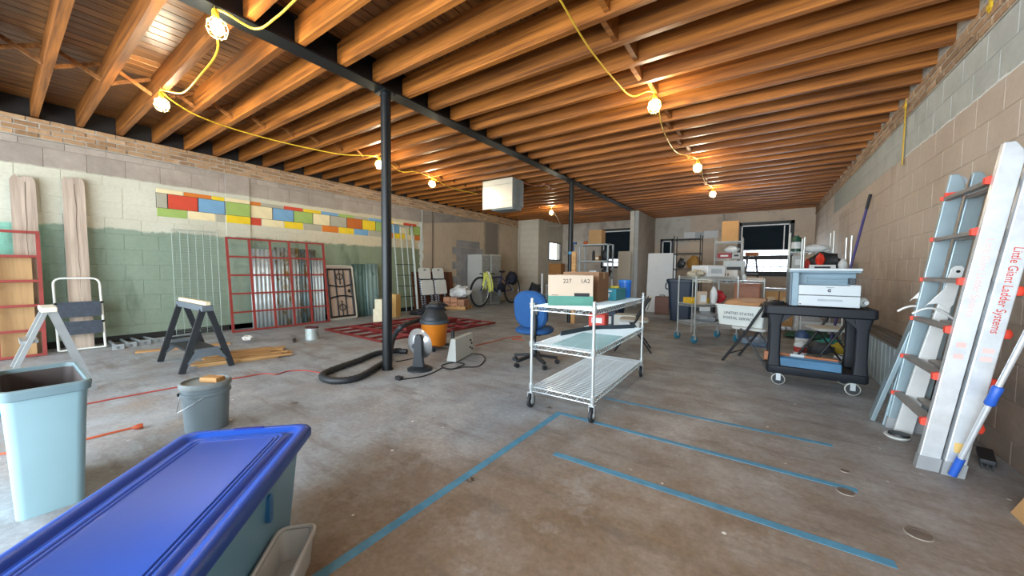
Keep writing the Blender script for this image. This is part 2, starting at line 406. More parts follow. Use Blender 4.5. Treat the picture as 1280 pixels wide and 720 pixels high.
# ---- right wall
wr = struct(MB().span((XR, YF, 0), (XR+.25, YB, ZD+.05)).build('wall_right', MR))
rz = [-.08+.245*i for i in range(12)]
rowsR = [(max(0, rz[i]), rz[i+1], .203*(i % 2)) for i in range(11)]+[(2.615, 2.838, .1), (2.838, 3.06, .3)]
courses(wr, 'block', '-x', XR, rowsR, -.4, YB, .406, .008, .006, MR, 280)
MB().span((XR-.012, YF, 3.06), (XR+.01, YB, ZD+.02)).build('brick_bed', MMO, wr)
courses(wr, 'brick', '-x', XR-.012, [(3.062+.078*i, 3.062+.078*(i+1), .105*(i % 2)) for i in range(3)], 3.0, YB, .212, .022, .012, MBR2, 190, jit=.005)
bp = MB()
YR0 = 4.565-.408*18
for k in range(0, 54):
    yy = YR0+.408*k+.204
    if 2 < yy < YB: bp.box((XR-.012, yy, 3.42), (.03, .16, .2))
bp.build('mortar_packing', mat('white_mortar', 'b5aea4', .9, 0, .3, 12, .4), wr)['kind'] = 'stuff'

# ---- rear wall with its windows, corner closet on the left, wing wall in the middle
holes = [(-.716, .83, 1.10, 2.93), (-3.26, -2.79, 1.72, 2.47), (-5.65, -3.9, 1.34, 2.98)]
def holed(name, x0, x1, z0, z1, y0, y1, hs, m):
    mb = MB(); xs = sorted({x0, x1, *[h[0] for h in hs], *[h[1] for h in hs]})
    for a, b in zip(xs, xs[1:]):
        cut = sorted((h[2], h[3]) for h in hs if h[0] <= a+1e-4 and h[1] >= b-1e-4); z = z0
        for c, d in cut: mb.span((a, y0, z), (b, y1, c)); z = d
        mb.span((a, y0, z), (b, y1, z1))
    return mb.build(name, m)
wb = struct(holed('wall_back', -7.69, XR+.2, 0, ZD+.05, YB, YB+.25, holes, MBK))
courses(wb, 'block', '-y', YB, [(.247*i, .247*(i+1), .203*(i % 2)) for i in range(14)], XL+1.0, XR, .406, .012, .006, MBK, 120, holes)
wc = struct(MB().span((XL, 12.66, 0), (-7.48, 12.86, ZD)).span((-7.68, 12.86, 0), (-7.48, 13.50, ZD)).span((-7.68, 14.62, 0), (-7.48, YB, ZD)).span((-7.68, 13.5, 0), (-7.48, 14.62, 1.66)).span((-7.68, 13.5, 2.45), (-7.48, 14.62, ZD)).build('wall_closet', None))
mclo = mat('closet_paint', 'bdb6a6', .75, 0, .12, 2); wc.data.materials.append(mclo)
courses(wc, 'block', '-y', 12.66, [(.247*i, .247*(i+1), .203*(i % 2)) for i in range(13)], XL+.03, -7.48, .406, .012, .006, mclo, 60)
MB().tube([(XL+.10, 12.6, 0), (XL+.10, 12.6, 3.28)], .03, 10).build('downpipe', mat('pale_pipe', 'b4ad9f', .6), wc)
ww = struct(MB().span((-3.72, 12.5, 0), (-3.47, YB, 3.27)).build('wall_wing', mat('wing_paint', 'aaa297', .8, 0, .18, 3)))
MB().span((-3.74, 12.46, 0), (-3.60, 12.50, 3.27)).build('column_face', mat('column_pale', 'b5b0a6', .7), ww, bevel=.004)
MB().span((-3.59, 12.46, 0), (-3.46, 12.50, 3.27)).build('column_face', mat('column_grey', '9a9c9b', .5), ww, bevel=.004)

MDF = mat('window_frame_dark', '15181a', .5); MWF = mat('window_frame_white', 'f2f4f4', .4); MTP = mat('dark_shade', '0d1e28', .65, 0, .3, 3, Specular_IOR_Level=.15)
def glass_mat():
    t = NT('window_glass'); m = t.m; tr = t.n('ShaderNodeBsdfTransparent'); gl = t.n('ShaderNodeBsdfGlossy'); gl.inputs['Roughness'].default_value = .03
    mx = t.n('ShaderNodeMixShader'); mx.inputs[0].default_value = .06
    t.t.links.new(tr.outputs[0], mx.inputs[1]); t.t.links.new(gl.outputs[0], mx.inputs[2])
    t.t.links.new(mx.outputs[0], t.t.nodes['Material Output'].inputs['Surface']); return m
MGL = glass_mat()
def window(n, x0, x1, z0, z1, y, shade_z, bars, frame=.06, label=None):
    w = thing('window_%d' % n, None, None); w['kind'] = 'structure'
    f = MB(); fr = frame
    for a, b in (((x0, z0), (x0+fr, z1)), ((x1-fr, z0), (x1, z1)), ((x0, z0), (x1, z0+fr)), ((x0, z1-fr), (x1, z1))):
        f.span((a[0], y-.03, a[1]), (b[0], y+.12, b[1]))
    f.build('frame', MDF, w)
    g = MB(); i = fr; t = .035
    for a, b in (((x0+i, z0+i), (x0+i+t, z1-i)), ((x1-i-t, z0+i), (x1-i, z1-i)), ((x0+i, z1-i-t), (x1-i, z1-i))):
        g.span((a[0], y-.01, a[1]), (b[0], y+.05, b[1]))
    g.build('sash', MWF, w)
    if shade_z: MB().span((x0+i+t, y+.03, shade_z), (x1-i-t, y+.04, z1-i-t)).build('shade', MTP, w)
    MB().span((x0+i, y+.10, z0+i), (x1-i, y+.106, z1-i)).build('pane', MGL, w)
    for za, zb in bars: MB().span((x0+i, y+.05, za), (x1-i, y+.08, zb)).build('security_bar', MDF, w)
    return w
w3 = window(3, -.716, .83, 1.10, 2.93, YB, 1.98, [(1.66, 1.80), (1.40, 1.425), (1.86, 1.872), (1.16, 1.26)], .10)
for xx in (-.45, -.22, .02, .26, .5): MB().span((xx, YB+.085, 1.2), (xx+.012, YB+.095, 1.97)).build('security_bar', MDF, w3)
MB().span((.56, YB+.0, 1.98), (.59, YB+.02, 2.78)).build('sash', MWF, w3)
window(2, -3.26, -2.79, 1.72, 2.47, YB, 1.78, [], .07)
w5 = window(5, -5.65, -3.74, 1.34, 2.98, YB, 1.72, [(1.56, 1.60)], .09)
w1 = thing('window_1', None, None); w1['kind'] = 'structure'
f = MB()
for a, b in (((13.5, 1.66), (13.55, 2.45)), ((14.57, 1.66), (14.62, 2.45)), ((13.5, 1.66), (14.62, 1.70)), ((13.5, 2.41), (14.62, 2.45))): f.span((-7.52, a[0], a[1]), (-7.46, b[0], b[1]))
f.build('frame', mat('grey_frame', '5f6163', .6), w1)
MB().span((-7.51, 13.55, 1.7), (-7.505, 14.57, 2.41)).build('pane', MGL, w1)
MB().span((-7.52, 14.04, 1.7), (-7.50, 14.07, 2.41)).build('security_bar', MWF, w1)
# the closet's own outer light: its outer wall is left open to the daylight behind the small pane
# ---- front wall behind the camera: two wide door openings
wf = struct(holed('wall_front', XL-.2, XR+.25, 0, ZD+.05, YF-.25, YF, [(-7.9, -2.9, .0, 2.9), (-2.7, .9, .0, 2.9)], mat('front_block', 'a49c90', .8)))

# ---- ceiling: deck boards, joists in two bays on a steel beam, bridging
MJ = wood('joist_wood', 'ae6a2a', '683a12', 0, .5, 9, .25)
MDK = wood('deck_wood', '8e6030', '563516', 1, .42, 8, .28, True)
ce = struct(MB().span((XL-.25, YF-.25, ZD+.03), (XR+.25, YB+.25, ZD+.12)).build('ceiling', mat('roof_underside', '1d1510', .9)))
nb = 72; bw = (XR-XL)/nb; k = MB()
k.loft([[(-bw/2+.004, y, .03), (bw/2-.004, y, .03), (bw/2-.004, y, .004), (bw/2-.009, y, 0), (-bw/2+.009, y, 0), (-bw/2+.004, y, .004)] for y in (-(YB-YF)/2, (YB-YF)/2)])
o = k.build('x', MDK); kb = o.data; bpy.data.objects.remove(o)
for i in range(nb): inst(kb, 'deck_board', (XL+bw*(i+.5), (YF+YB)/2, ZD), ce)
BX = -3.68
def joist_mesh(x0, x1, w):
    o = MB().span((x0-(x0+x1)/2, -w/2, 0), (x1-(x0+x1)/2, w/2, JD)).build('x', MJ); m = o.data; bpy.data.objects.remove(o); return m, (x0+x1)/2
jl, xl = joist_mesh(XL-.02, BX-.02, .066); jr, xr = joist_mesh(BX+.02, XR+.02, .058)
for k in range(-8, 37):
    y = .404+.408*k
    if YF < y < YB: inst(jl, 'joist', (xl, y, ZJ), ce)
    y = 4.565-.408*10+.408*(k)
    if YF < y < YB: inst(jr, 'joist', (xr, y, ZJ), ce)
MBRG = wood('bridging_wood', 'a06a34', '6f431b', 0, .6)
oa = MB().bar((0, .035, .03), (0, .373, .22), .018, .04).build('x', MBRG); ob = MB().bar((.03, .035, .22), (.03, .373, .03), .018, .04).build('x', MBRG)
ma_, mb_ = oa.data, ob.data; bpy.data.objects.remove(oa); bpy.data.objects.remove(ob)
for k in range(-4, 34):
    y = .404+.408*k
    inst(ma_, 'bridging', (-6.25, y, ZJ), ce); inst(mb_, 'bridging', (-6.25, y, ZJ), ce)
oa = MB().box((0, .204, .12), (.045, .35, .22)).build('x', MJ); ma_ = oa.data; bpy.data.objects.remove(oa)
for k in range(2, 26): inst(ma_, 'blocking', (-1.17+.07*(k % 2), 4.565-.408*6+.408*k-.408*4, ZJ+.01), ce)

MST = mat('black_steel', '14181b', .42, .3, .25, 4)
bm_ = thing('steel_beam', 'long black steel beam carrying the ceiling joists down the middle of the room', 'beam', (BX, 0, ZJ))
MB().span((-.09, YF, -.022), (.09, 12.55, -.002)).build('lower_flange', MST, bm_)
MB().span((-.006, YF, -.004), (.006, 12.55, .235)).build('web', MST, bm_)
MB().span((-.09, YF, .228), (.09, 12.55, .246)).build('upper_flange', MST, bm_)
def post(y, label, g=None):
    p = thing('steel_post', label, 'post', (BX, y, 0))
    MB().cyl((0, 0, 0), (0, 0, ZJ-.022), .058, 24).build('shaft', MST, p, True)
    MB().span((-.10, -.08, ZJ-.036), (.10, .08, ZJ-.0225)).build('cap_plate', MST, p)
    MB().cyl((0, 0, 0), (0, 0, .012), .068, 24).build('base_ring', MST, p, True)
    for s in (-1, 1): MB().cyl((s*.075, .06, ZJ-.05), (s*.075, .06, ZJ-.035), .012, 6).build('bolt', MST, p)
    return p
post(2.68, 'black round steel post standing near the orange vacuum')
p2 = post(7.70, 'black round steel post with a band of blue tape, behind the cart boxes')
MB().lathe([(.060, 1.60), (.060, 1.66)], 24).build('tape_band', mat('blue_tape_band', '2e7fa8', .5), p2, True)
# ================================================================ WORK LIGHTS
MYC = mat('yellow_cord', 'd8b02c', .5); MWC = mat('lamp_cage', 'e0c860', .4)
def bulb_mat():
    t = NT('lit_bulb'); return t.done((1, .9, .7), .3, Emission_Color=(1, .86, .62, 1), Emission_Strength=BULB)
BULB = 360
MBU = bulb_mat(); BULBS = []
def lamp(x, y, z, label, tilt=0):
    L = thing('work_light', label, 'work light', (x, y, z), 0, 'caged work lights strung under the joists')
    if BULBS:
        for ch in BULBS[0].children: copy_tree(ch, L)
    else:
        MB().lathe([(.0001, -.135), (.022, -.130), (.040, -.112), (.046, -.088), (.040, -.060), (.024, -.036), (.018, -.025)], 20).build('bulb', MBU, L, True)
        MB().lathe([(.020, -.03), (.024, -.02), (.024, .03), (.016, .05), (.0001, .052)], 14).build('socket', MYC, L, True)
        c = MB()
        for k in range(6):
            a = pi*k/3; c.tube([(r*cos(a), r*sin(a), z) for r, z in ((.024, -.01), (.06, -.04), (.072, -.09), (.055, -.14), (.02, -.165))], .0025, 5)
        for r, z in ((.060, -.04), (.072, -.09), (.055, -.14)): c.tube([(r*cos(2*pi*k/18), r*sin(2*pi*k/18), z) for k in range(18)], .0025, 5, True)
        c.build('cage', MWC, L, True)
        h = MB().tube([(0, 0, .05), (.0, .0, .07), (.014, 0, .085), (.0, 0, .10), (-.012, 0, .09)], .003, 6).build('hook', MWC, L, True)
    L.rotation_euler = (tilt, tilt*.6, 0); BULBS.append(L); return L
lamp_px = [(270, 35, 3.20, 'caged work light hanging beside the steel beam at the top left'), (202, 131, 3.18, 'caged work light under the joists over the two leaning planks'),
           (474, 206, 3.20, 'caged work light right beside the near steel post'), (540, 230, 3.20, 'caged work light between the near post and the hanging heater'),
           (818, 133, 3.19, 'nearest caged work light of the right-hand string'), (872, 210, 3.19, 'middle caged work light of the right-hand string'),
           (891, 243, 3.19, 'farthest caged work light of the right-hand string'), (689, 266, 3.19, 'caged work light far back near the corner closet')]
LP = []
for px, py, z, lab in lamp_px:
    p = PZ(px, py, z-.09); LP.append(p); lamp(p.x, p.y, z, lab, .12 if px == 270 else .03)
def cord(name, label, pts, r, m, cat='cord', n=8, k=8): return tag(MB().tube(spline(pts, k), r, n).build(name, m, None, True), label, cat)
zt = 3.245
cord('light_cord', 'short pale cord of the far work light running to the corner closet', [(LP[7].x+.3, LP[7].y-.3, 3.286), (LP[7].x, LP[7].y, 3.25), (LP[7].x-.1, LP[7].y+.5, 3.10), (LP[7].x-.35, LP[7].y+1.3, 2.85), (-7.0, 12.70, 3.0)], .008, mat('pale_cord', 'cfcabb', .5))
cord('light_cord', 'yellow cord looping between the work lights of the left bay',
     [PZ(372, -3, 3.24), PZ(345, 22, 3.22), PZ(318, 36, 3.22), (LP[0].x, LP[0].y, zt), PZ(272, 62, 3.14), PZ(252, 92, 3.10), PZ(228, 116, 3.15), (LP[1].x, LP[1].y, zt), PZ(250, 146, 3.24), PZ(330, 172, 3.24), PZ(420, 192, 3.22), (LP[2].x, LP[2].y, zt),
      PZ(500, 214, 3.20), PZ(520, 215, 3.24), (LP[3].x, LP[3].y, zt), PZ(565, 235, 3.24), PZ(596, 242, 3.24)], .009, MYC)
cord('light_cord', 'yellow cord running along the right-hand string of work lights',
     [PZ(698, -4, 3.26), PZ(735, 58, 3.26), PZ(770, 102, 3.24), PZ(790, 120, 3.22), (LP[4].x, LP[4].y, zt), PZ(828, 160, 3.25), PZ(845, 190, 3.25), (LP[5].x, LP[5].y, zt), PZ(880, 225, 3.25), (LP[6].x, LP[6].y, zt)], .008, MYC)

# ================================================================ LEFT WALL
def lean(name, label, cat, base, u, top, group=None):     # Empty whose x runs along u, y up the leaning face, z out of the face
    e = thing(name, label, cat, group=group); b = Vector(base); e.matrix_world = frame4(b, u, Vector(top)-b); return e
MPL = wood('weathered_plank', 'c6b5a3', '9c8b7c', 1, .85, 6, .06, True)
def plank(label, yb, yt, w, h, seed):
    random.seed(seed)
    e = lean('plank', label, 'plank', (-8.20, yb, 0), (0, 1, 0), (-8.44, yt, h))
    n = 9; top = [(-w/2+w*i/n, h+random.uniform(-.045, .0)-(.05 if i in (0, n) else 0)) for i in range(n, -1, -1)]
    side = lambda sx: [(sx*w/2+random.uniform(-.004, .004), h*k/6) for k in range(1, 6)]
    poly = [(-w/2, 0), (w/2, 0)]+side(1)+top+side(-1)[::-1]
    b = MB(); b.prism(poly, lambda u, v, d: (u, v, d), 0, .045); b.build('board', MPL, e)
    c = MB(); x = w*.06
    c.loft([[(x-.004+random.uniform(-.006, .006), v, .0452), (x+.004+random.uniform(-.004, .004), v, .0452)] for v in [h*.35+h*.62*k/7 for k in range(8)]], False, False) if 0 else None
    pts = [(x+random.uniform(-.008, .008), h*.30+(h*.66)*k/9, .0455) for k in range(10)]
    c.tube(pts, [.001+.002*k/9 for k in range(10)], 4).build('split', mat('dark_split', '3a2f27', .9), e)
plank('wide weathered plank leaning on the left wall behind the red rack', .27, .335, .215, 2.47, 3)
plank('wide weathered plank leaning on the left wall behind the white step stool', .715, .79, .215, 2.53, 5)

MRD = mat('red_paint', '8b332e', .55, 0, .2, 6); MRD2 = mat('red_paint_floor', '701f1d', .6, 0, .2, 6)
def red_grid(label, base, u, top, w, h, nc, nr, group='welded red steel grids'):
    e = lean('steel_grid', label, 'grid', base, u, top, group); t = .036
    for i in range(nc+1): MB().box((w*i/nc, h/2, 0), (t, h+t, t)).build('bar', MRD, e)
    for j in range(nr+1): MB().box((w/2, h*j/nr, .004), (w+t*.9, t*.9, t*.8)).build('rail', MRD, e)
    return e
red_grid('red welded grid leaning upright before the corrugated sheets', (-8.02, 2.50, .02), (0, 1, .0), (-8.24, 2.44, 1.76), 1.80, 1.76, 5, 5)
red_grid('red welded grid at the left edge in front of a plywood sheet', (-7.92, -1.44, .02), (0, 1, 0), (-8.17, -1.42, 1.70), 1.80, 1.66, 5, 5)
MPY = wood('plywood', 'bd9a6a', 'a98558', 1, .6, 4, .05, False)
e = lean('plywood_sheet', 'tan plywood sheet leaning behind the red rack at the left edge', 'plywood', (-8.04, -.75, 0), (0, 1, 0), (-8.22, -.75, 1.36))
MB().span((0, 0, 0), (1.05, 1.36, .018)).build('sheet', MPY, e)

# white folded step stool
e = lean('step_stool', 'folded white step stool with two dark treads leaning on a plank', 'step stool', (-8.02, .68, 0), (0, 1, 0), (-8.13, .68, 1.04))
MWT = mat('white_tube', 'd9ddd6', .4); MTR = mat('rubber_tread', '3a424c', .8, 0, .3, 20)
MB().tube(rpath([(-.20, .02, .02), (-.215, 1.04, .02), (.215, 1.04, .02), (.235, .02, .02)], .09), .014, 10).build('frame', MWT, e, True)
MB().tube(rpath([(-.20, .02, .02), (.235, .02, .02)], .05), .014, 10).build('floor_bar', MWT, e, True)
for y0, y1 in ((.48, .70), (.23, .42)):
    MB().prism(rrect(.40, y1-y0, .03, 3, .01, (y0+y1)/2), lambda u, v, d: (u, v, d), .03, .055).build('tread', MTR, e)
    for s in (-1, 1): MB().box((s*.215+.01, y1-.02, .03), (.03, .03, .03)).build('hinge', MST, e)

# small aluminium trestle behind the grey bin
MAL = mat('dull_aluminium', 'b4b9ba', .38, .75, .1, 8)
e = thing('step_trestle', 'small aluminium step trestle standing behind the grey waste bin', 'step ladder', (-5.36, .28, 0), 0)
for s in (0, 1):
    x = -.32*s
    MB().bar((x, -.31, .0), (x, -.02, .80), .05, .03, (0, 1, 0)).build('leg', MAL, e)
    MB().bar((x, .245, .0), (x, .02, .79), .022, .05, (0, 0, 1)).build('leg', MAL, e)
MB().span((-.36, -.05, .79), (.04, .045, .835)).build('top_cap', mat('cap_pale', 'd6d2c0', .6), e, bevel=.006)
for z, y in ((.27, -.215), (.53, -.12)): MB().span((-.32, y-.05, z-.012), (0, y+.05, z+.012)).build('tread', MAL, e)
MB().bar((-.32, .14, .36), (0, .14, .36), .012, .03).build('brace', MAL, e)

# steel jack posts on the floor by the wall
MJP = mat('zinc_post', 'a3abae', .45, .4, .2, 10)
for i, (px, py, qx, qy) in enumerate(((148, 437, 137, 429), (164, 434, 150, 426), (182, 431, 160, 424), (199, 428, 172, 422))):
    a, b = PZ(px, py), PZ(qx, qy); a.z = b.z = .03; d = (a-b); rz = math.atan2(d.y, d.x); L = min(d.length, .85)
    e = thing('jack_post', '%s zinc jack post lying on the floor by the left wall' % ('leftmost', 'second from left', 'third from left', 'rightmost')[i], 'jack post', (a.x, a.y, 0), rz, 'jack posts on the floor')
    MB().tube([(-L, 0, .03), (0, 0, .03)], .020, 10).build('tube', MJP, e, True)
    MB().span((-.012, -.06, 0), (0, .06, .075)).build('foot_plate', MJP, e)
    MB().bar((0, -.055, .012), (-.14, 0, .03), .012, .02).build('gusset', MJP, e)
p = PZ(210, 422); e = thing('metal_offcuts', 'small heap of grey metal channel offcuts beside the wire panel foot', 'offcuts', (p.x+.22, p.y+.12, 0), .2)
for k in range(5): MB().span((-.16+.04*k, -.25+.05*(k % 2), .012*k), (-.12+.04*k, .2+.04*(k % 3), .012*k+.012)).build('channel', MJP, e)
ln = thing('lumber', 'long thin board lying on the floor passing under the sawhorse', 'board', (-7.2, 1.10, 0), RD(74)); MLU = wood('pine_board', 'c39a63', '9a6d3c', 0, .65, 8, .15)
MB().span((0, -.05, 0), (1.05, .05, .02)).build('board', MLU, ln)

# wire panel on the wall
MWI = mat('galvanised_wire', 'a9b8b0', .5, .3)
e = lean('wire_fence', 'tall galvanised wire lath panel leaning on the green wall', 'wire panel', (-8.34, 1.78, 0), (0, 1, 0), (-8.44, 1.82, 1.87)); w, h = .64, 1.87
for i in range(7): MB().tube([(w*i/6, 0, .01), (w*i/6, h, .01)], .004 if i in (0, 6) else .003, 6).build('rod', MWI, e)
b = MB()
for j in range(62): y = .01+h*j/62; b.box((w/2, y, .008), (w, .0028, .003))
b.build('wire_mesh', MWI, e)['kind'] = 'stuff'
MB().tube([(0, h, .01), (w, h, .01)], .006, 6).build('rod', MWI, e)

# corrugated roofing sheets, framed gate, green sheets
def rusty(name, a, rust, amt, metal=.75):
    t = NT(name); p = t.obj(); n = t.noise(t.scale(p, (2.2, .9, 1)), 3.2, 5, .65)
    c = t.mix(t.step(n, .62-amt, .72-amt), S(a), S(rust)); t.bump(n, .2, .003)
    return t.done(c, t.step(n, .55, .7, .42, .75), metal*.6)
def corrugated(label, y0, y1, x, h, m, pitch=.075, amp=.008, group='corrugated sheets leaning on the left wall', xb=None):
    e = lean('corrugated_sheet', label, 'metal sheet', (x+.10 if xb is None else xb, y0, 0), (0, 1, 0), (x, y0-.02, h), group); w = y1-y0; nu = int(w/pitch*8)
    MB().grid(lambda a, b: (a*w, b*h, amp*(1+sin(2*pi*a*w/pitch))), nu, 3).build('sheet', m, e, True, solid=.002); return e
MC1, MC2, MC3 = rusty('zinc_sheet', 'c5d0d2', '8b7c5e', .02), rusty('rusty_zinc', 'a9b3b2', '7d6434', .12), rusty('dark_zinc', '75888c', '6b552c', .12)
corrugated('bright corrugated zinc sheet at the left of the stack behind the red grid', 2.92, 3.42, -8.43, 1.60, MC1)
corrugated('rust-streaked corrugated sheet in the middle behind the red grid', 3.36, 3.84, -8.40, 1.645, MC2, group=None)
corrugated('dark corrugated sheet at the right of the stack behind the red grid', 3.78, 4.20, -8.42, 1.63, MC3)
corrugated('narrow bright corrugated strip beside the framed gate panel', 4.10, 4.34, -8.36, 1.40, MC1)
MG1, MG2 = rusty('green_sheet', '55706c', '39504c', .05, .4), rusty('green_sheet_pale', '7f9a98', '43605c', .05, .5)
corrugated('dark green corrugated sheet right of the framed gate panel', 5.08, 5.52, -8.40, 1.335, MG1, .11)
corrugated('pale green corrugated sheet overlapping the dark one, beside the steel post', 5.44, 5.80, -8.37, 1.345, MG2, .12)

e = lean('gate_panel', 'white framed panel with black wrought iron scrollwork', 'gate', (-8.16, 4.39, 0.02), (0, 1, 0), (-8.38, 4.33, 1.30)); w, h = .69, 1.27
MWF2 = mat('gate_frame_white', 'b9b8ac', .5); MIR = mat('wrought_iron', '15191c', .5, .4); MPK = mat('gate_backing', 'b09c8c', .7, 0, .15, 4)
P = rrect(w, h, .05, 4, w/2, h/2); MB().tube([(u, v, 0) for u, v in P], .020, 8, True).build('frame', MWF2, e, True)
MB().prism(rrect(w-.02, h-.02, .05, 4, w/2, h/2), lambda u, v, d: (u, v, d), -.02, -.008).build('backing_sheet', MPK, e)
def iron(pts, r=.011): return MB().tube(pts, r*1.4, 6).build('iron_bar', MIR, e, True)
iron([(.05, .05, .012), (.05, h-.07, .012)], .013); iron([(w-.07, .05, .012), (w-.07, h-.07, .012)], .016); iron([(.03, h-.08, .012), (w-.05, h-.08, .012)], .014); iron([(.03, .06, .012), (w-.05, .06, .012)], .014)
for x in (.23, .44): iron([(x, .06, .012), (x, h-.08, .012)])
for yy, s in ((.82, -1), (.50, 1)): iron([(.04+(w-.1)*k/12, yy+s*.05*sin(pi*k/12), .018) for k in range(13)], .012)
for yy, s in ((1.02, 1), (.26, -1)):
    iron([(.335, yy-.2, .016), (.335, yy+.16, .016)], .008)
    for q in (-1, 1): iron([(.335+q*(.01+.07*sin(pi*k/8)), yy+s*(.02-.16*k/8+.05), .016) for k in range(9)], .006)
    MB().lathe([(.001, -.03), (.02, 0), (.001, .03)], 8, (.335, yy-s*.16, .016)).build('finial', MIR, e)
MB().prism([(0, -.05), (.035, 0), (0, .05), (-.035, 0)], lambda u, v, d: (.545+u, .66+v, d), .005, .02).build('diamond', MIR, e)

# tall galvanised frame behind the steel post, thin pale pole
e = lean('scaffold_frame', 'tall galvanised frame of thin uprights leaning beyond the near steel post', 'metal frame', (-8.10, 6.30, 0), (0, 1, 0), (-8.40, 6.22, 2.48))
MGV = mat('galvanised', 'aab4b2', .45, .5, .2, 9)
for x, r in ((0, .016), (.24, .013), (.43, .013), (.62, .02)): MB().tube([(x, 0, 0), (x+.03, 2.46, 0)], r, 8).build('upright', MGV, e, True)
for y in (.05, .45, .75, 1.05, 1.35, 2.44): MB().tube([(0, y, .01), (.65, y, .01)], .008 if y < 2 else .018, 6).build('cross_rod', MGV if y > 2 else MIR, e, True)
a, b = PX(523, 382, -7.95), PX(515, 282, -8.42)
tag(MB().tube([(a.x, a.y, 0), b], .016, 8).build('pole', mat('pale_pole', 'c2c5bd', .5), None, True), 'thin pale pole leaning beside the folded white chairs', 'pole')
MBB = wood('brown_board', '6e3c22', '4b2613', 1, .6, 5, .1)
e = lean('brown_board', 'reddish brown board on the wall behind the folded white chairs', 'board', (-8.30, 6.98, 0), (0, 1, 0), (-8.44, 6.98, 1.14))
MB().span((0, 0, 0), (1.66, 1.14, .02)).build('sheet', MBB, e)
MFC = mat('white_plastic', 'c9ccc8', .5, 0, .05); MSTR = None
def striped():
    t = NT('striped_cover'); u = t.xyz(t.obj()); s = t.ma('SINE', t.ma('MULTIPLY', t.ma('ADD', u[0], u[1]), 90)); return t.done(t.mix(t.step(s, -.1, .1), S('1b2430'), S('8b97a3')), .7)
MSTR = striped()
def folded_chair(label, y, x):
    e = lean('folding_chair', label, 'folding chair', (x+.12, y, 0), (0, 1, 0), (x-.1, y-.05, 1.27), 'folded white chairs by the left wall'); 
    P = rrect(.44, .32, .06, 4, .22, 1.10); MB().prism(P, lambda u, v, d: (u, v, d+.03*cos((u-.22)*5)), .02, .045).build('backrest', MFC, e, True)
    MB().prism(rrect(.10, .025, .012, 3, .22, 1.20), lambda u, v, d: (u, v, d), .066, .0745).build('hand_slot', MIR, e)
    MB().prism(rrect(.45, .44, .05, 4, .24, .68), lambda u, v, d: (u, v, d), .05, .085).build('seat', MFC, e, True)
    MB().box((.23, .92, .02), (.40, .05, .04)).build('hinge_gap', MIR, e)
    for s in (.03, .42): MB().bar((s, 0, .02), (s, 1.0, .02), .03, .05, (0, 0, 1)).build('leg', MSTR, e)
    for s in (.09, .36): MB().bar((s, .0, .06), (s+.02, .5, .06), .04, .03, (0, 0, 1)).build('leg', MSTR, e)
    return e
folded_chair('folded white plastic chair next to the thin pale pole', 7.02, -8.13)
folded_chair('folded white plastic chair at the right beside the brown board', 7.56, -8.13)

# filing cabinets
MCB = mat('cabinet_paint', 'a9aaa5', .5, 0, .06, 3); MCD = mat('cabinet_drawer', '8d908b', .5, 0, .3, 25)
yc = 9.45; xa, xb2 = PY(578, 318, yc).x, PY(602, 318, yc).x; hc = PY(590, 318, yc).z
def cabinet(label, x0, x1, y0, y1, h, marks):
    e = thing('filing_cabinet', label, 'filing cabinet', ((x0+x1)/2, (y0+y1)/2, 0)); w, d = x1-x0, y1-y0
    MB().span((-w/2, -d/2, 0), (w/2, d/2, h)).build('body', MCB, e, bevel=.006)
    for k in range(5):
        z0 = .06+(h-.1)*k/5; q = MB().span((w/2, -d/2+.02, z0+.01), (w/2+.018, d/2-.02, z0+(h-.1)/5-.01)).build('drawer', MCD, e, bevel=.004)
        MB().span((w/2+.018, -.06, z0+.2), (w/2+.035, .06, z0+.222)).build('handle', MJP, q)
x1c = min(xb2, -7.62)
cabinet('tall white-sided filing cabinet standing before the bare block patch', max(xa, XL+.04), x1c, yc, yc+.43, hc, 1)
cabinet('second filing cabinet just behind the white-sided one', XL+.06, x1c+.02, yc+.50, yc+1.05, hc+.02, 1)

# bricks under a white bag
e0 = PZ(581, 384); MBK2 = brick_mat('loose_brick', 'b5866a', '94664d')
pal = thing('pallet', 'low wooden pallet holding loose bricks beside the bicycle', 'pallet', (-7.72, 8.18, 0), RD(20))
for k in range(3): MB().span((-.38, -.30+.26*k, 0), (.38, -.22+.26*k, .09)).build('bearer', MLU, pal)
for k in range(5): MB().span((-.38+.158*k, -.31, .09), (-.25+.158*k, .31, .11)).build('slat', MLU, pal)
bo = MB().box((0, 0, .033), (.21, .10, .064)).build('loose_brick', MBK2); bo.location = (-7.72, 8.18, .111); bo.rotation_euler = (0, 0, RD(20)); br_first = bo
tag(bo, 'loose brick in the stack on the pallet under the white bag', 'brick', 'bricks stacked on the pallet')
random.seed(4)
for l in range(4):
    for i in range(3 if l < 3 else 2):
        for j in range(3 if l < 3 else 2):
            if l == 0 and i == 0 and j == 0:
                off = (-.24, -.18)
            else: off = (-.24+.235*i+random.uniform(-.008, .008), -.22+.17*j)
            c, s = cos(RD(20)), sin(RD(20)); q = bo if (l, i, j) == (0, 0, 0) else bo.copy()
            if q is not bo: COL.objects.link(q)
            q.location = (-7.72+off[0]*c-off[1]*s, 8.18+off[0]*s+off[1]*c, .111+.065*l); q.rotation_euler = (0, 0, RD(20+random.uniform(-5, 5)))
rb = MB(); mnoise.seed_set(3)
def blob(cx, cy, cz, rx, ry, rz, amp=.25, n=18, m=12, fl=0):
    def f(a, b):
        th, ph = 2*pi*a, pi*b; d = Vector((sin(ph)*cos(th), sin(ph)*sin(th), cos(ph))); k = 1+amp*mnoise.noise(d*2.1+Vector((cx, cy, cz)))
        z = d.z*rz*k; z = max(z, -fl) if fl else z
        return (cx+d.x*rx*k, cy+d.y*ry*k, cz+z)
    return f
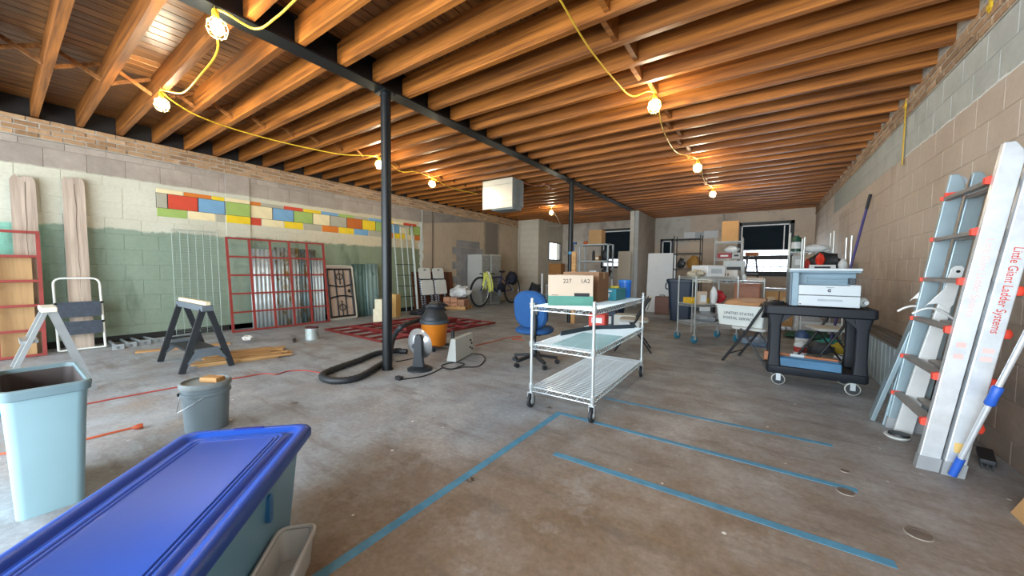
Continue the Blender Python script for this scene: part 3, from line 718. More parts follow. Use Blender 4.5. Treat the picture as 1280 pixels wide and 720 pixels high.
bag = MB().grid(blob(0, 0, .14, .32, .22, .2, .4, fl=.138), 22, 14).build('plastic_bag', mat('white_bag', 'c4c8c8', .4), None, True); bag.location = (-7.64, 8.22, .372); bag.rotation_euler = (0, 0, .5)
tag(bag, 'crumpled white plastic bag lying on the stacked bricks', 'bag')

# bicycle with a yellow-green vest over its handlebar
MBT = mat('tyre', '17191b', .7); MBF = mat('blue_bike_paint', '1c2f66', .35); MSP = mat('spoke', 'a8b0b6', .35, .6); MBL = mat('black_plastic', '191c1f', .55)
fw, rw_ = PZ(600, 384), PZ(640, 379); R = .5
bk = thing('bicycle', 'blue bicycle parked by the rear corner with a vest on its handlebar', 'bicycle', (fw.x, fw.y, 0), math.atan2(rw_.y-fw.y, rw_.x-fw.x)); BLn = (rw_-fw).length*1.0
for x in (0, BLn):
    wv = MB().tube([(x+R*.94*cos(2*pi*k/40), 0, R+R*.94*sin(2*pi*k/40)) for k in range(40)], .030, 8, True).build('wheel', MBT, bk, True)
    MB().tube([(x+R*.85*cos(2*pi*k/40), 0, R+R*.85*sin(2*pi*k/40)) for k in range(40)], .012, 6, True).build('rim', MSP, wv, True)
    s = MB()
    for k in range(20): a = 2*pi*k/20; s.tube([(x+.03*cos(a+.5), 0, R+.03*sin(a+.5)), (x+R*.85*cos(a), 0, R+R*.85*sin(a))], .0035, 4)
    s.build('spokes', MSP, wv); MB().cyl((x, -.06, R), (x, .06, R), .035, 10).build('hub', MSP, wv, True)
hd = (.30, 0, 1.02); st = (BLn*.62, 0, .98); bb = (BLn*.55, 0, .42)
def fr(a, b, r=.026): return MB().tube([a, b], r, 8).build('frame_tube', MBF, bk, True)
fr((0, 0, R), (.24, 0, .86), .022); fr((.24, 0, .84), hd, .03); fr((.27, 0, .95), st); fr((.25, 0, .86), bb, .034); fr(bb, st); fr(bb, (BLn, 0, R), .018); fr(st, (BLn, 0, R), .016); fr(st, (BLn*.65, 0, 1.12), .016)
MB().tube(rpath([(.36, -.32, 1.08), (.28, -.22, 1.10), (.29, 0, 1.06), (.28, .22, 1.10), (.36, .32, 1.08)], .08), .016, 8).build('handlebar', MBL, bk, True)
MB().grid(blob(BLn*.66, 0, 1.16, .17, .075, .04, .1), 14, 8).build('saddle', MBL, bk, True)
MB().cyl((bb[0], -.07, .42), (bb[0], -.05, .42), .12, 20).build('chainring', MSP, bk, True)
MB().bar((bb[0], -.09, .42), (bb[0]+.14, -.09, .26), .02, .03).build('crank', MSP, bk)
MB().grid(blob(BLn*.98, 0, .92, .24, .20, .24, .25), 18, 12).build('pannier', mat('navy_bag', '14182c', .75), bk, True)
MB().grid(blob(BLn*.62, -.02, .60, .20, .10, .17, .2), 16, 10).build('frame_bag', mat('navy_bag', '14182c', .75), bk, True)
vest = thing('safety_vest', 'yellow-green safety vest draped over the bicycle handlebar', 'vest', (fw.x, fw.y, 0), bk.rotation_euler[2])
def vf(a, b):
    t = b*2-1; s = .02*sin(a*14+3*b)+.015*sin(a*31); w = .24-.06*abs(t)
    z = 1.14-.62*abs(t)**1.2*(1 if t < 0 else .9)-.03*sin(a*9); y = t*.10-.05+s+(-.06 if t < 0 else .02); return (.24+(a-.5)*w*1.3+.03*sin(b*11), y-.06, z)
MB().grid(vf, 20, 24).build('fabric', mat('hi_vis_yellow', 'c9cf62', .7, 0, .18, 14), vest, True, solid=.004)
def vs(a, b): p = vf(.42+a*.16, b); return (p[0], p[1]-.012, p[2]+.004)
MB().grid(vs, 3, 24).build('reflective_strip', mat('reflective_grey', 'c2c6c2', .35), vest, True)

# grids lying on the floor
def floor_grid(label, o, u, v, w, h, nc, nr, z):
    e = thing('steel_grid', label, 'grid', group='red grids flat on the floor'); e.matrix_world = frame4((o[0], o[1], z), u, v); t = .034
    for i in range(nc+1): MB().box((w*i/nc, h/2, t/2), (t, h, t)).build('bar', MRD2, e)
    for j in range(nr+1): MB().box((w/2, h*j/nr, t/2+.003), (w+t, t*.9, t*.95)).build('rail', MRD2, e)
a, b_, c_ = PZ(407, 413), PZ(476, 428), PZ(512, 396)
u = (b_-a); v = c_-a
floor_grid('red welded grid lying flat at the bottom of the floor stack', a, u, v, u.length, v.length, 5, 5, 0)
a2, b2 = a+Vector((.25, .45, 0)), b_+Vector((.35, .5, 0))
floor_grid('red welded grid lying flat on top of the floor stack', a2, b2-a2, v, (b2-a2).length*1.0, v.length*.9, 5, 5, .038)
a3 = PZ(505, 418); b3 = PZ(569, 405)
e = thing('red_bar', 'thick red steel bar lying behind the orange vacuum', 'bar', (a3.x, a3.y, .075), math.atan2(b3.y-a3.y, b3.x-a3.x)); MB().span((0, -.06, 0), ((b3-a3).length, .06, .07)).build('bar', MRD2, e)
p = PZ(477, 402); e = thing('block_stack', 'pale yellow block standing left of the near steel post', 'block', (p.x, p.y, 0), .3)
MPB = mat('pale_block', 'd8d0b4', .8, 0, .1, 10); MB().span((-.14, -.12, 0), (.14, .12, .30)).build('lower_block', MPB, e, bevel=.006); MB().span((-.10, -.11, .30), (.16, .10, .52)).build('upper_block', MPB, e, bevel=.006)
p = PZ(493, 396); e = thing('wood_block', 'tan wooden block standing behind the near steel post', 'block', (p.x, p.y, 0), .3); MB().span((-.12, -.1, 0), (.12, .1, .58)).build('block', mat('tan_block', 'b99457', .75, 0, .1, 9), e, bevel=.006)
p = PZ(510, 386); tarp = MB().grid(blob(0, 0, .05, .40, .42, .13, .6, fl=.049), 24, 12).build('tarp', mat('dark_tarp', '23262e', .6, 0, .3, 12), None, True); tarp.location = (-7.45, 6.75, 0)
tag(tarp, 'crumpled dark tarpaulin on the floor before the folded white chairs', 'tarpaulin')
p = PZ(390, 424); e = thing('paint_can', 'white metal paint can with a dark stained lid on the open floor', 'paint can', (p.x, p.y, 0))
MB().lathe([(.10, 0), (.10, .20)], 24).build('can', mat('can_metal', 'b9c6c4', .35, .4, .2, 10), e, True); MB().lathe([(.104, .195), (.106, .215), (.09, .215), (.09, .205)], 24).build('lid', mat('paint_lid', '53252a', .6), e, True)
MB().tube([(.1*cos(a_)*1.03, .104*sin(a_), .17-.05*sin(a_) if 0 else .14-.1*abs(cos(a_ - pi/2))) for a_ in [pi*k/10 for k in range(11)]], .003, 5).build('handle', MIR, e)
p = PZ(385, 426); q_ = PZ(408, 420); tag(MB().bar((p.x-.3, p.y-.08, .012), (p.x-.02, p.y-.2, .012), .05, .02).build('dark_stick', mat('stick', '2b2422', .7)), 'short dark paint stick lying beside the paint can', 'stick')

# black plastic sawhorse, loose boards
MSH = mat('sawhorse_plastic', '20252a', .55, 0, .15, 8); MSH2 = mat('sawhorse_bracket', '5d666d', .5)
e = thing('sawhorse', 'black folding sawhorse with a pale wood strip along its top', 'sawhorse', (-5.36, 1.41, 0), RD(180))
for x in (0, .92):
    for s in (-1, 1):
        MB().bar((x, s*.235, 0), (x, s*.03, .72), .06, .035, (1, 0, 0)).build('leg', MSH, e)
    MB().prism([(-.19, .10), (-.10, .26), (.10, .26), (.19, .10), (.09, .16), (-.09, .16)], lambda u, v, d: (d, u, v), x-.02, x+.03).build('gusset', MSH2, e)
MB().span((-.06, -.055, .70), (.98, .055, .77)).build('top_beam', MSH2, e, bevel=.008); MB().span((0, -.14, .205), (.92, .14, .23)).build('shelf', MSH, e)
MB().span((-.08, -.022, .772), (1.0, .022, .812)).build('wood_strip', mat('pale_strip', 'd4c7a6', .7), e)
pl = thing('lumber_pile', 'pile of loose tan boards on the floor behind the sawhorse', 'lumber', (-5.80, 1.95, 0), RD(72)); random.seed(9)
for k in range(16):
    l = random.uniform(.6, 1.1); y = -.34+.085*(k % 9)+random.uniform(-.02, .02); z = .022*(k//9); x = random.uniform(-.1, .1)
    MB().box((x, y, z+.010), (l, .08, .02), Euler((0, 0, random.uniform(-.07, .07))).to_matrix()).build('board', MLU, pl)
random.seed(11)
p = PZ(310, 428); e = thing('rag', 'crumpled white rag on top of the loose boards', 'rag', (p.x, p.y, .045)); MB().grid(blob(0, 0, .02, .10, .07, .05, .7, fl=.02), 12, 8).build('cloth', mat('rag_white', 'c9c9c4', .8), e, True)
# ---------------------------------------------------------------- foreground left
MBN = mat('bin_plastic', '86a3a9', .42, 0, .06, 3); MBI = mat('bin_inside', '4a4240', .6)
bn = thing('waste_bin', 'tall open grey rectangular waste bin at the left foreground', 'waste bin', (-3.10, .125, 0), 0)
def rr(w, d, r, z, n=5): return [(u, v, z) for u, v in rrect(w, d, r, n)]
MB().loft([rr(.50, .215, .035, 0), rr(.56, .245, .038, .40), rr(.60, .262, .04, .575), rr(.605, .268, .04, .62)], True, False).loft([rr(.59, .253, .04, .62), rr(.50, .20, .035, .02)], False, True).build('body', MBN, bn, True)
MB().loft([rr(.588, .252, .038, .619), rr(.495, .195, .03, .025)], False, True).build('liner', MBI, bn, True)
MB().loft([rr(.605, .268, .04, .59), rr(.63, .286, .046, .595), rr(.64, .294, .048, .632), rr(.63, .286, .046, .640), rr(.596, .258, .04, .640), rr(.590, .254, .04, .60)], False, False).build('rim', mat('bin_rim', '6f868c', .45), bn, True)
pa = thing('pail', 'grey plastic pail with a lid and a wood block lying on it', 'pail', (-3.42, .885, 0)); MPA = mat('pail_plastic', '6f7d83', .5, 0, .1, 5); pa.scale = (.88, .88, 1); pa['label'] = 'round grey plastic pail with a lid in front of the sawhorse'
MB().lathe([(.001, 0), (.140, 0), (.146, .01), (.160, .27), (.172, .275), (.172, .295), (.162, .30), (.163, .345)], 36).build('body', MPA, pa, True)
MB().lathe([(.160, .325), (.178, .33), (.178, .352), (.168, .366), (.158, .366), (.156, .350), (.001, .350)], 36).build('lid', mat('pail_lid', '7b8587', .55, 0, .2, 10), pa, True)
MB().tube([(-.02, -.165, .29), (.05, -.20, .20), (.06, -.205, .18), (.13, -.16, .22), (.165, -.03, .29)], .003, 6).build('handle', MSP, pa, True)
MB().cyl((-.02, -.160, .29), (-.02, -.182, .29), .012, 10).build('handle_lug', MBL, pa, True)
e = thing('wood_block', 'small offcut of pale wood on the pail lid', 'wood block', (-3.40, .92, .352), .5); MB().box((0, 0, .018), (.14, .075, .036)).build('block', MLU, e, bevel=.003)
# storage tote with a blue lid, and a smaller clear tub beside it
def clear_mat(name, col, mixf, rough=.25):
    t = NT(name); m = t.m; tr = t.n('ShaderNodeBsdfTransparent'); tr.inputs[0].default_value = (*S(col), 1)
    mx = t.n('ShaderNodeMixShader'); mx.inputs[0].default_value = mixf; t.put(t.b.inputs['Base Color'], S(col)); t.b.inputs['Roughness'].default_value = rough
    t.t.links.new(tr.outputs[0], mx.inputs[1]); t.t.links.new(t.b.outputs[0], mx.inputs[2]); t.t.links.new(mx.outputs[0], t.t.nodes['Material Output'].inputs['Surface']); return m
MLID = mat('blue_lid_plastic', '1646a0', .36, 0, .05, 3); MTOT = clear_mat('translucent_tote', '7fb6d2', .78); MTUB = clear_mat('frosted_tub', 'd8dad8', .86)
A_, B_, D_ = PZ(236, 536, .45), PZ(391, 529, .45), PZ(0, 695, .45)
ux = (B_-A_).normalized(); wd = (B_-A_).length
to = thing('storage_tote', 'clear storage tote with a big blue lid in the left foreground', 'storage tote'); ux = Vector((.683, .730, 0)).normalized(); vy = Vector((ux.y, -ux.x, 0))
LN = 1.06; c0 = (A_+B_)/2+vy*LN/2; to.matrix_world = frame4((c0.x, c0.y, 0), ux, -vy)     # x across, y pointing to the far end
W2 = wd
MB().loft([rr(W2*.74, LN*.82, .05, 0, 6), rr(W2*.75, LN*.81, .05, .01, 6), rr(W2*.86, LN*.90, .06, .41, 6)], True, False).loft([rr(W2*.845, LN*.89, .06, .41, 6), rr(W2*.735, LN*.795, .05, .012, 6)], False, True).build('body', MTOT, to, True)
prof = [(.0, .405), (.0, .432), (.008, .446), (.022, .452), (.040, .450), (.052, .440), (.060, .432), (.075, .432), (.082, .440), (.098, .446), (.103, .445), (.108, .441), (.113, .445), (.118, .445), (.123, .441), (.128, .445), (.132, .444)]
rings = [rr(W2-2*i, LN-2*i, max(.055-i*.25, .02), z, 7) for i, z in prof]
MB().loft(rings, False, True).build('lid', MLID, to, True)
MB().prism(rrect(.13, .016, .007, 3, 0, LN/2-.03), lambda u, v, d: (u, v, d), .451, .455).build('lid_slot', mat('lid_slot', '1b2780', .4), to)
for s in (1,):
    MB().prism(rrect(.03, .11, .012, 4), lambda u, v, d: (W2*.41+d, .12+u, .28+v), 0, .016).build('latch', mat('blue_latch', '2a6fa8', .4), to)
st2 = MB()
for k in range(5): st2.grid(blob(-.08+.04*k, -.2+.1*k, .10+.02*(k % 2), .07, .10, .07, .3), 14, 9)
st2.build('contents', mat('tote_contents', '4a7fb5', .7, 0, .3, 8), to, True)
tb = thing('storage_tub', 'small frosted clear tub on the floor beside the blue-lidded tote', 'storage tub', (-1.405, .545, 0), math.atan2(ux.y, ux.x))
MB().loft([rr(.115, .40, .03, 0), rr(.135, .44, .035, .12)], True, False).loft([rr(.125, .43, .03, .12), rr(.105, .39, .025, .01)], False, True).build('body', MTUB, tb, True)
MB().loft([rr(.135, .44, .035, .115), rr(.152, .46, .04, .118), rr(.152, .46, .04, .132), rr(.135, .44, .035, .136), rr(.12, .425, .03, .13)], False, False).build('rim', MTUB, tb, True)

# ---------------------------------------------------------------- vacuum, heaters, cords
vp = PZ(538, 437); vp = Vector((vp.x-.02, vp.y+.10, 0))
va = thing('shop_vacuum', 'orange wet-dry vacuum with a black motor head and hose port', 'vacuum', (vp.x, vp.y, 0)); MOR = mat('orange_plastic', 'd07a1e', .45, 0, .1, 4); MVB = mat('vacuum_black', '1d2228', .5, 0, .15, 6)
MB().lathe([(.001, .05), (.16, .05), (.175, .07), (.205, .40), (.21, .41)], 32).build('drum', MOR, va, True)
MB().lathe([(.215, .395), (.222, .40), (.222, .44), (.20, .455)], 32).build('drum_ring', mat('ring_grey', '3b4750', .5), va, True)
MB().lathe([(.20, .45), (.195, .50), (.15, .56), (.13, .62), (.10, .64), (.001, .645)], 28).build('motor_head', MVB, va, True)
MB().tube(rpath([(-.10, 0, .60), (-.09, 0, .70), (.10, 0, .70), (.12, 0, .60)], .05), .016, 8).build('handle', MVB, va, True)
for k in range(4):
    a = pi/4+pi/2*k; MB().bar((.14*cos(a), .14*sin(a), .06), (.25*cos(a), .25*sin(a), .05), .07, .035).build('caster_arm', MVB, va); MB().cyl((.25*cos(a)-.012, .25*sin(a), .028), (.25*cos(a)+.012, .25*sin(a), .028), .028, 12).build('caster', MVB, va, True)
MB().cyl((-.19, -.04, .43), (-.27, -.07, .43), .04, 14).build('hose_port', MVB, va, True)
MB().grid(blob(.02, .03, .66, .17, .13, .06, .5), 16, 8).build('cord_coil', MVB, va, True)
hz = lambda x, y, z=.036: PZ(x, y, z)
hose = [(vp.x-.26, vp.y-.07, .43), PZ(503, 408, .40), PZ(493, 420, .24), PZ(488, 438, .08), hz(486, 448), hz(472, 458), hz(447, 472), hz(418, 476), hz(403, 471), hz(411, 464), hz(447, 451), hz(470, 442), hz(497, 438), hz(500, 439)]
hp = spline(hose, 10); hr = [.034+.004*(i % 2) for i in range(len(hp))]
hs_ = MB().tube([q-va.location for q in hp], hr, 10).build('vacuum_hose', mat('hose_black', '202428', .55), va, True)
MB().cyl(hp[-1]-va.location, hp[-1]-va.location+Vector((.09, .05, 0)), .036, 12).build('nozzle', MVB, hs_, True)
cv = PZ(566, 441); e = thing('crevice_tool', 'black floor tool standing upright right of the orange vacuum', 'vacuum tool', (cv.x, cv.y, 0))
MB().loft([rr(.14, .06, .02, 0), rr(.13, .055, .02, .06), rr(.05, .045, .015, .14), rr(.042, .042, .015, .30)]).build('nozzle_head', MVB, e, True); MB().cyl((0, 0, .28), (0, 0, .33), .024, 12).build('cuff', MBL, e, True)
bh = PZ(525, 462); e = thing('dish_heater', 'silver dish heater on a black round stand beside the post', 'heater', (bh.x, bh.y, 0), RD(35))
MB().lathe([(.001, 0), (.15, 0), (.15, .02), (.10, .045), (.06, .06), (.001, .06)], 28).build('base', MVB, e, True)
MB().prism([(-.07, .05), (-.05, .20), (-.045, .40), (-.03, .44), (.03, .44), (.045, .40), (.05, .20), (.07, .05)], lambda u, v, d: (u, d, v), -.10, -.03).build('stand', MVB, e, bevel=.01)
Rm = Euler((RD(-82), 0, RD(-28))).to_matrix()
MB().lathe([(.02, -.01), (.09, .005), (.15, .035), (.185, .085), (.190, .088), (.155, .045), (.09, .016), (.001, .008)], 36, (-.065, .02, .29), Rm).build('dish', mat('silver_dish', 'b9bdc0', .28, .7), e, True)
MB().cyl((-.065, -.02, .29), (-.065, .06, .29), .03, 14).build('hub', MVB, e, True)
b1, b2, b3 = Vector((-3.365, 3.387, 0)), Vector((-3.224, 3.391, 0)), Vector((-3.394, 3.937, 0)); d = (b3-b2); 
e = thing('panel_heater', 'white slab-shaped electric heater standing on the floor right of the vacuum', 'heater'); e.matrix_world = frame4(b2, d, Vector((0, 0, 1)).cross(d))
L = d.length; MWH = mat('heater_white', 'b9bfba', .45, 0, .05, 4)
MB().loft([[(0, 0, .012), (L, 0, .012), (L, .14, .012), (0, .14, .012)], [(0, .01, .31), (L, .01, .31), (L, .08, .31), (0, .08, .31)]]).build('case', MWH, e, bevel=.008)
for k, (x, z) in enumerate(((.46, .22), (.50, .17), (.45, .12), (.51, .09))): MB().cyl((x, .008, z), (x, -.008, z), .014, 10).build('knob', MBL, e, True)
for x in (.04, L-.04): MB().box((x, .07, .006), (.03, .12, .012)).build('foot', MBL, e)
def fl(pts, z=.006): return [PZ(x, y, z) for x, y in pts]
MKB = mat('black_cord', '17181a', .6); MRC = mat('red_cord', '9c3a30', .55); MOC = mat('orange_cord', 'b4502a', .55)
cord('power_cord', 'black cord tangled on the floor before the white heater', fl([(497, 475), (512, 473), (530, 470), (545, 464), (553, 460), (565, 461), (575, 458), (580, 455), (570, 453), (557, 455), (552, 458), (562, 462), (578, 459), (597, 458), (606, 450), (603, 444), (593, 442)]), .007, MKB, 'cord', 6)
p = PZ(499, 474.5, .0); tag(MB().box((p.x, p.y, .018), (.08, .05, .036)).build('plug', MKB), 'black plug at the end of the tangled black cord', 'plug')
cord('power_cord', 'dark red cord lying across the left floor to the vacuum hose', fl([(108, 505), (160, 495), (222, 484), (262, 478), (300, 472), (330, 467), (345, 468), (360, 464), (380, 463), (402, 466)]), .007, MRC, 'cord', 6)
cord('power_cord', 'orange cord with a plug end on the floor beside the grey bin', fl([(-4, 568), (60, 560), (108, 549), (140, 541), (165, 535)]), .008, MOC, 'cord', 6)
p, q_ = PZ(165, 535, .018), PZ(179, 532, .018); tag(MB().tube([p, p.lerp(q_, .6), q_], [.010, .022, .018], 8).build('plug', MOC, None, True), 'orange plug at the end of the orange floor cord', 'plug')
cord('power_cord', 'orange red cord running from the white heater to the blue chair', fl([(594, 432), (612, 428), (640, 421), (652, 421), (640, 424), (655, 425)]), .008, MOC, 'cord', 6)
cord('power_cord', 'thin dark cord on the floor from the post to the dish heater', fl([(495, 452), (507, 450), (520, 447)]), .006, MKB, 'cord', 6)
# odds at the left edge, beyond the bin
p = PZ(-6, 520); e = thing('blue_case', 'blue case partly seen at the left edge behind the bin', 'case', (p.x-.1, p.y-.05, 0)); MB().span((-.2, -.2, 0), (.16, .09, .12)).build('body', mat('case_blue', '2f86b8', .5), e, bevel=.01); MB().span((-.2, -.2, .121), (.16, .085, .22)).build('lid', MBL, e, bevel=.01)

# ---------------------------------------------------------------- blue tape strips and floor plates
MTP2 = mat('painters_tape', '4b86a3', .6, 0, .2, 14)
def tape(label, a, b, w=.05, z=.0015):
    d = Vector((b[0]-a[0], b[1]-a[1], 0)); n = Vector((-d.y, d.x, 0)).normalized()*w/2; k = 14; m = MB(); L0, L1 = [], []
    for i in range(k+1):
        t = i/k; p = Vector((a[0], a[1], 0))+d*t; j = .004*sin(i*2.3+a[0]*7); L0.append(tuple(p+n*(1+j*6))+()); L1.append(tuple(p-n*(1-j*5)))
    for i in range(k): m.loft([[(*L0[i][:2], 0), (*L1[i][:2], 0), (*L1[i][:2], z), (*L0[i][:2], z)], [(*L0[i+1][:2], 0), (*L1[i+1][:2], 0), (*L1[i+1][:2], z), (*L0[i+1][:2], z)]], i == 0, i == k-1)
    tag(m.build('floor_tape', MTP2), label, 'tape', 'blue tape strips on the floor')
tape('long blue tape strip running along the room toward the wire cart', (-1.40, .25), (-1.378, 2.74))
tape('nearest of the blue tape strips running across the floor', (-1.09, 2.09), (.51, 2.115))
tape('middle blue tape strip across the floor, ending by a round floor plate', (-1.36, 2.72), (.49, 2.725), .045, .0022)
tape('farthest blue tape strip across the floor in front of the utility cart', (-1.20, 3.31), (.46, 3.345), .045)
for px, py, r, lab in ((1057, 615, .038, 'round dark floor plate at the end of the middle tape strip'), (1148, 668, .046, 'chalk oval on the floor nearest the right foreground'), (1056, 589, .022, 'small dark floor plug beyond the middle tape strip')):  # the second disc stands for a chalk oval drawn on the floor
    p = PZ(px, py); e = thing('floor_plate', lab, 'floor plate', (p.x, p.y, 0)); MB().lathe([(r, 0), (r, .0045), (r*.82, .005), (r*.8, .0035), (.001, .0035)], 28).build('plate', mat('floor_iron', '685d54', .7, .1, .3, 12), e, True)
    MB().lathe([(r*1.08, 0), (r*1.08, .003), (r*1.0, .004), (r*1.0, 0)], 28).build('collar', mat('pale_ring', '8e877e', .7), e, True)
# ================================================================ MIDDLE: office chair, wire cart
MCF = mat('blue_fabric', '13467a', .85, 0, .12, 40, .3, 120)
oc = thing('office_chair', 'blue upholstered swivel chair beside the wire cart', 'chair', (-2.39, 3.98, 0), RD(18)); oc.scale = (1, 1, .93); MBP = mat('chair_black', '1a1e23', .5)
for k in range(5):
    a = 2*pi*k/5+.35; lg = MB().loft([[(r*cos(a)-w*sin(a)*s, r*sin(a)+w*cos(a)*s, z+h) for s, h in ((-1, -.018), (1, -.018), (1, .018), (-1, .018))] for r, w, z in ((.03, .03, .13), (.30, .02, .085))]).build('leg', MBP, oc, bevel=.004)
    for s in (-1, 1): MB().cyl((.30*cos(a)-s*.022*sin(a), .30*sin(a)+s*.022*cos(a), .03), (.30*cos(a)-s*.006*sin(a), .30*sin(a)+s*.006*cos(a), .03), .03, 14).build('caster', MBP, lg, True)
MB().lathe([(.036, .10), (.036, .28), (.022, .285), (.022, .43)], 16).build('gas_column', MBP, oc, True)
MB().span((-.10, -.12, .42), (.10, .16, .445)).build('seat_plate', MBP, oc)
MB().loft([rr(.40, .38, .14, .445, 6), rr(.47, .45, .17, .465, 6), rr(.48, .46, .17, .50, 6), rr(.42, .40, .15, .525, 6)]).build('seat', MCF, oc, True)
Mb = Euler((RD(8), 0, RD(-14))).to_matrix(); cb = Vector((-.02, -.16, .78))
def back_ring(s, d, y0): return [tuple(cb+Mb@Vector((u*s, d+.10*(u*u)*1.2, v*s))) for u, v in rrect(.46, .52, .19, 7)]
MB().loft([back_ring(.90, .045, 0), back_ring(1, .02, 0), back_ring(1, -.02, 0), back_ring(.9, -.045, 0)]).build('backrest', MCF, oc, True)
MB().tube(rpath([(.02, -.06, .42), (.05, -.26, .42), (.06, -.235, .60), (.05, -.22, .86)], .06), .022, 8).build('back_support', MBP, oc, True)
MB().box((.05, -.225, .80), (.09, .04, .16)).build('support_bracket', MBP, oc, bevel=.01)

MCH = mat('chrome_wire', 'dde6e8', .28, .75, .05, 5); MCW = mat('caster_rubber', '22262a', .6); MCG = mat('caster_grey', 'b8bec0', .4, .5)
ca, cbv, cc = Vector((-1.075, 2.70, 0)), Vector((-1.645, 2.69, 0)), Vector((-1.135, 4.235, 0))
wcart = thing('wire_cart', 'three-shelf chrome wire cart on casters carrying the boxes', 'cart'); ux_ = (ca-cbv); uy_ = (cc-ca)
wcart.matrix_world = frame4((cbv.x, cbv.y, 0), ux_, uy_); WX, WY = ux_.length, uy_.length
def caster(x, y, par, r=.062, z0=0):
    w = MB().lathe([(.001, -.016), (r*.8, -.016), (r, -.010), (r, .010), (r*.8, .016), (.001, .016)], 22, (x, y, r), Matrix.Rotation(pi/2, 3, 'X') @ Matrix.Rotation(.6, 3, 'X') if 0 else Matrix.Rotation(pi/2, 3, 'Y')).build('caster_wheel', MCW, par, True)
    MB().cyl((x-.018, y, r), (x+.018, y, r), r*.5, 14).build('hub', MCG, w, True)
    f = MB(); f.span((x-.024, y-.02, r*.8), (x-.019, y+.02, r*2.15)); f.span((x+.019, y-.02, r*.8), (x+.024, y+.02, r*2.15)); f.span((x-.024, y-.024, r*2.15), (x+.024, y+.024, r*2.3)); f.build('caster_fork', MCG, par); return w
for x in (0, WX):
    for y in (0, WY):
        caster(x, y, wcart); p = MB().cyl((x, y, .14), (x, y, .955), .0127, 12).build('post', MCH, wcart, True); MB().lathe([(.0145, 0), (.0145, .02), (.008, .026), (.001, .027)], 12, (x, y, .953)).build('cap', MCG, p, True)
        for z in (.185, .565, .905): MB().lathe([(.019, 0), (.023, .05), (.014, .05)], 12, (x, y, z-.02)).build('collar', MCH, p, True)
def wire_shelf(par, wx, wy, z, m=None, n=48, rw=.0021):
    m = m or MCH; sh = MB()
    for zz in (z, z-.038): sh.tube([(0, 0, zz), (wx, 0, zz), (wx, wy, zz), (0, wy, zz)], .0042, 6, True)
    o = sh.build('shelf', m, par, True); t = MB()
    for (a, b, k) in (((0, 0), (wx, 0), int(wx/.055)), ((wx, 0), (wx, wy), int(wy/.055)), ((0, 0), (0, wy), int(wy/.055)), ((0, wy), (wx, wy), int(wx/.055))):
        t.tube([(a[0]+(b[0]-a[0])*i/(2*k), a[1]+(b[1]-a[1])*i/(2*k), z-(0 if i % 2 else .038)) for i in range(2*k+1)], .0024, 4)
    t.build('edge_truss', m, o)['kind'] = 'stuff'; g = MB()
    for i in range(n): y = wy*(i+.5)/n; g.box((wx/2, y, z+.003), (wx, .0065, .0045))
    for x in (wx*.25, wx*.5, wx*.75): g.box((x, wy/2, z-.03), (.006, wy, .006))
    g.build('wire_deck', m, o)['kind'] = 'stuff'; return o
for z in (.185, .565, .905): wire_shelf(wcart, WX, WY, z)
def carton(name, label, c, size, rz, m, mt=None, tape=True, cat='box', group=None):
    e = thing(name, label, cat, c, rz, group); w, d, h = size
    MB().span((-w/2, -d/2, 0), (w/2, d/2, h)).build('body', m, e, bevel=.004)
    if tape:
        MB().span((-w/2-.001, -.0255, h*.78), (w/2+.001, .0255, h+.0012)).build('tape_strip', mt or MTPE, e)
    return e
MTPE = mat('packing_tape', 'b99a6c', .35); MCD1 = mat('file_box_card', 'bcaa95', .75, 0, .05, 6); MCD2 = mat('brown_card', '8d6a4d', .8, 0, .08, 6); MCD3 = mat('tan_card', 'b28a5a', .8, 0, .08, 6)
MINK = mat('black_ink', '15161a', .6)
# file box: lower band teal, scribbled numbers, black brand bar
f0, f1 = PZ(684, 382, .91), PZ(737, 383, .91); f0.x = max(f0.x, -1.60); dv = (f1-f0); rz = math.atan2(dv.y, dv.x); w = dv.length+.02; fb = thing('file_box', 'large cardboard file box with a teal band, at the front of the wire cart', 'box', (f0.x, f0.y+.02, .912), rz)
hbx = .268
MB().span((0, 0, 0), (w, .40, hbx)).build('body', MCD1, fb, bevel=.003)
MB().span((-.001, -.0012, .0), (w+.0012, .4005, .085)).build('teal_band', mat('teal_print', '4a8273', .7), fb)
MB().span((w*.58, -.0026, .082), (w*.92, -.0013, .112)).build('brand_bar', MINK, fb)
for i, (s, x) in enumerate((('227', .42), ('1A2', .82))): text(s, .05, MINK, fb, 'handwriting', frame4((w*x, -.0008, .215), (1, 0, .03), (0, 0, 1)), 'CENTER', .0006)
MB().span((.07*w, -.0016, .09), (.22*w, -.0008, .094)).build('fine_print', MINK, fb)
for z, y in ((.19, .18), (.14, .16), (.13, .26)): MB().span((w+.0004, y, z), (w+.0016, y+.07, z+.035)).build('print_mark', MINK, fb)
MB().span((w+.0006, .02, .0), (w+.0018, .30, .105)).build('print_panel', mat('print_grey', '4c5a5a', .7), fb)
MB().span((w*.2, .08, hbx), (w*.8, .34, hbx+.003)).build('lid_flap', MCD1, fb)
carton('cardboard_box', 'brown cardboard box standing behind the file box on the wire cart', (-1.49, 3.50, .912), (.38, .30, .295), .03, MCD2)
MTL = mat('teal_box', '2f93a6', .55, 0, .05, 5)
tl = carton('small_box', 'small turquoise box beside the brown box on the wire cart', (-1.31, 3.82, .912), (.17, .34, .125), .02, MTL, None, False)
MWL = mat('white_print', 'd5dde0', .6)
MB().prism(rrect(.08, .018, .004, 2, 0, .10), lambda u, v, d: (u, d, v), -.1712, -.170).build('print_mark', MWL, tl); MB().prism([(-.012, .03), (.012, .03), (.02, .075), (-.02, .075)], lambda u, v, d: (u, d, v), -.1712, -.170).build('print_mark', MWL, tl)
